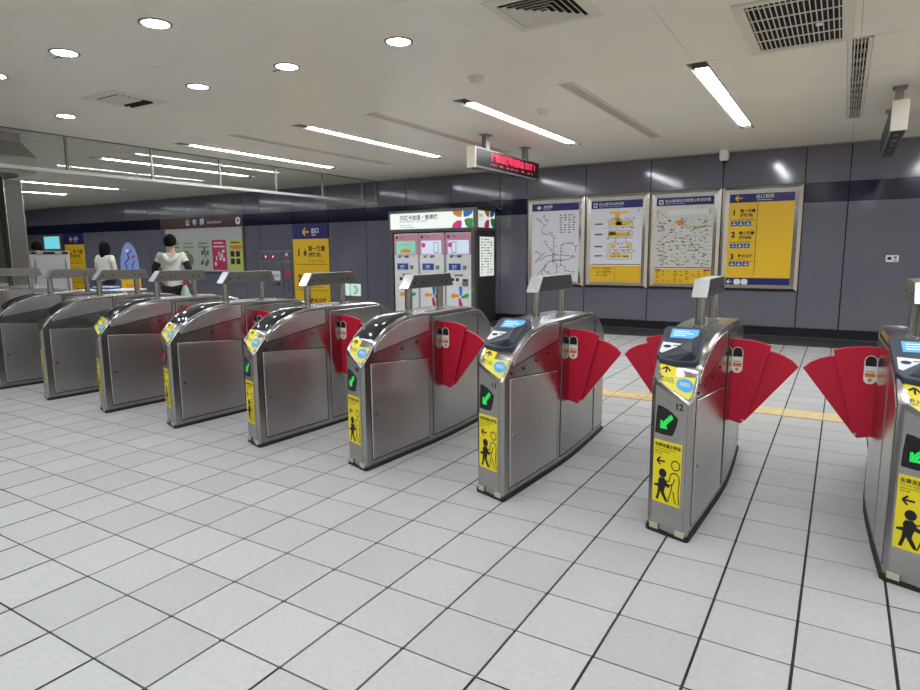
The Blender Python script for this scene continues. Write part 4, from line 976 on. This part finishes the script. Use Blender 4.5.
# people
def skin_mesh(name, verts, edges, m, parent, sub=2, root=0):
    me = bpy.data.meshes.new(name); me.from_pydata([v[0] for v in verts], edges, []); me.materials.append(m)
    o = obj(name, me, parent); k = o.modifiers.new('skin','SKIN'); k.use_smooth_shade = True
    for i, v in enumerate(verts):
        r = v[1]; me.skin_vertices[0].data[i].radius = (r,r) if not isinstance(r,tuple) else r
        me.skin_vertices[0].data[i].use_root = (i == root)
    sb = o.modifiers.new('sub','SUBSURF'); sb.levels = sub; sb.render_levels = sub
    return o
def person(label, loc, rz, h, top, sleeve, legs, hairstyle, hood=False, arms=((.26,.02,1.13),(.22,-.16,.98)), lean=0):
    t = thing('person', label, 'person', loc, rz); k = h/1.72
    S_ = lambda p: (p[0]*k,(p[1]-lean*max(0,p[2]-.9))*k,p[2]*k)
    V = []; E = []
    def v(p, r): V.append((S_(p), (r[0]*k,r[1]*k) if isinstance(r,tuple) else r*k)); return len(V)-1
    def e(*c):
        for a,b in zip(c,c[1:]): E.append((a,b))
    pel = v((0,0,.95),(.14,.10)); bel = v((0,0,1.1),(.125,.09)); che = v((0,0,1.30),(.15,.10)); nb = v((0,.005,1.44),.065); nk = v((0,0,1.50),.052); jaw = v((0,-.02,1.56),.062); hd = v((0,-.005,1.63),.085); tp = v((0,0,1.69),.062)
    e(pel,bel,che,nb,nk,jaw,hd,tp); nose = v((0,-.105,1.605),.012); e(hd,nose)
    for s in (-1,1):
        sh = v((s*.17,0,1.40),.055); el = v((s*arms[0][0],arms[0][1],arms[0][2]),.042); wr = v((s*arms[1][0],arms[1][1],arms[1][2]),.028); e(che,sh,el,wr)
        d = Vector((arms[1][0]-arms[0][0],arms[1][1]-arms[0][1],arms[1][2]-arms[0][2])).normalized()
        P = Vector((arms[1][0],arms[1][1],arms[1][2])); pm = P+d*.07; pa = v((s*pm.x,pm.y,pm.z),(.034,.018)); e(wr,pa)
        for j,(off,ln) in enumerate(((-.03,.07),(-.01,.082),(.01,.078),(.03,.06))):
            q = pm+d*.03+Vector((0,off,0)); q2 = q+d*ln*.7+Vector((-.012,0,0)); a = v((s*q.x,q.y,q.z),.0095); b = v((s*q2.x,q2.y,q2.z),.008); e(pa,a,b)
        q = P+d*.04+Vector((-.03,-.02,0)); q2 = q+d*.045; a = v((s*q.x,q.y,q.z),.011); b = v((s*q2.x,q2.y,q2.z),.009); e(wr,a,b)
        hp = v((s*.09,0,.88),.09); kn = v((s*.1,-.015,.5),.058); an = v((s*.1,.02,.1),.04); to = v((s*.11,-.13,.04),.035); e(pel,hp,kn,an,to)
    skin_mesh('body', V, E, M_skin, t)
    def cloth(nm, items, chains, m):
        skin_mesh(nm, [(S_(p),(r[0]*k,r[1]*k) if isinstance(r,tuple) else r*k) for p,r in items], [(a,b) for c in chains for a,b in zip(c,c[1:])], m, t)
    cloth('shirt', [((0,0,.74),(.175,.13)),((0,0,.9),(.175,.128)),((0,0,1.1),(.155,.118)),((0,0,1.30),(.18,.128)),((0,.005,1.425),(.085,.075)),((.18,0,1.40),.075),((.225,.01,1.26),.066),((-.18,0,1.40),.075),((-.225,.01,1.26),.066)], [(0,1,2,3,4),(3,5,6),(3,7,8)], top)
    for s in (-1,1):
        cloth('sleeve', [((s*.2,.003,1.34),.066),((s*arms[0][0],arms[0][1],arms[0][2]),.056),((s*(arms[1][0]*.9+arms[0][0]*.1),arms[1][1]*.9,arms[1][2]*.9+arms[0][2]*.1),.042)], [(0,1,2)], sleeve)
    cloth('trousers', [((0,0,.93),(.15,.112)),((.09,0,.84),.105),((.1,-.012,.5),.078),((.1,.015,.1),.068),((-.09,0,.84),.105),((-.1,-.012,.5),.078),((-.1,.015,.1),.068)], [(0,1,2,3),(0,4,5,6)], legs)
    for s in (-1,1): cloth('shoe', [((s*.1,.03,.05),.048),((s*.108,-.06,.042),.045),((s*.112,-.15,.035),.036)], [(0,1,2)], M_shoe)
    # hair: shell over the skull, open at the face
    mb = MB(); n, mlev = 20, 10; cx, cy, cz = S_((0,.012,1.632)); low = {'short':-.35,'bob':-1.0,'cap':-.3}[hairstyle]
    for i in range(mlev+1):
        ph = math.pi/2*(1-i/mlev*1.0) if True else 0
        for j in range(n):
            a = 2*math.pi*j/n; back = (1+math.sin(a))/2          # +y is the back of the head
            phi = math.pi/2-(math.pi/2+(.15+.62*back if hairstyle != 'bob' else .15+.75*back))*i/mlev
            r = .110*k*(1+.035*math.sin(5*a+i)+.03*math.sin(11*a+2.3*i)); x = r*math.cos(phi)*math.cos(a)*.93; y = r*math.cos(phi)*math.sin(a)*1.05; z = r*math.sin(phi)*1.12
            if hairstyle == 'bob' and i > 6: z -= .045*k*(i-6)*back; x *= 1+.05*(i-6); y = y*(1+.03*(i-6))
            mb.v.append((cx+x,cy+y,cz+z))
    for i in range(mlev):
        for j in range(n): mb.f.append((i*n+j,i*n+(j+1)%n,(i+1)*n+(j+1)%n,(i+1)*n+j))
    mb.f.append(tuple(mlev*n+j for j in range(n)))
    part('hair', mb, M_hair, t, 60)
    for s in (-1,1):
        ex, ey, ez = S_((s*.032,-.088,1.625)); part('eye', MB().lathe([(0,-.008*k),(.007*k,-.005*k),(.009*k,0),(.007*k,.005*k),(0,.008*k)],10,(ex,ey,ez)), M_black, t, 60)
        ex, ey, ez = S_((s*.088,.0,1.615)); part('ear', MB().lathe([(0,-.03*k),(.012*k,-.015*k),(.014*k,.01*k),(0,.03*k)],8,(ex,ey,ez)), M_skin, t, 60)
    mx, my, mz = S_((0,-.086,1.565)); part('mouth', MB().box((mx-.02*k,my-.004,mz-.004),(mx+.02*k,my+.006,mz+.004)), M_crim, t)
    if hood: cloth('hood', [((-.12,.06,1.43),.05),((-.07,.12,1.36),(.06,.05)),((0,.145,1.30),(.075,.055)),((.07,.12,1.36),(.06,.05)),((.12,.06,1.43),.05)], [(0,1,2,3,4)], top)
    return t
person('person with short black hair in a white hooded vest with black sleeves, seen from behind',(-8.85,4.5,0),math.radians(-140),1.70,M_cloth,M_clothd,M_clothd,'short',True,arms=((.28,.03,1.16),(.24,-.14,1.02)))
person('person with bobbed black hair in a plain white shirt, seen from behind',(-12.85,5.62,0),math.radians(-165),1.655,M_cloth,M_cloth,M_jean,'bob',arms=((.25,-.02,1.13),(.18,-.2,.98)),lean=.08)
person('person with black hair in a striped beige top, mostly hidden behind the flip chart',(-13.4,4.6,0),math.radians(-110),1.68,M_clothb,M_clothb,M_clothd,'short',lean=.1)

for o in C.objects:
    if o.parent and o.name.split('.')[0] in ('lettering','exit_list','led_text'): o['kind'] = 'stuff'
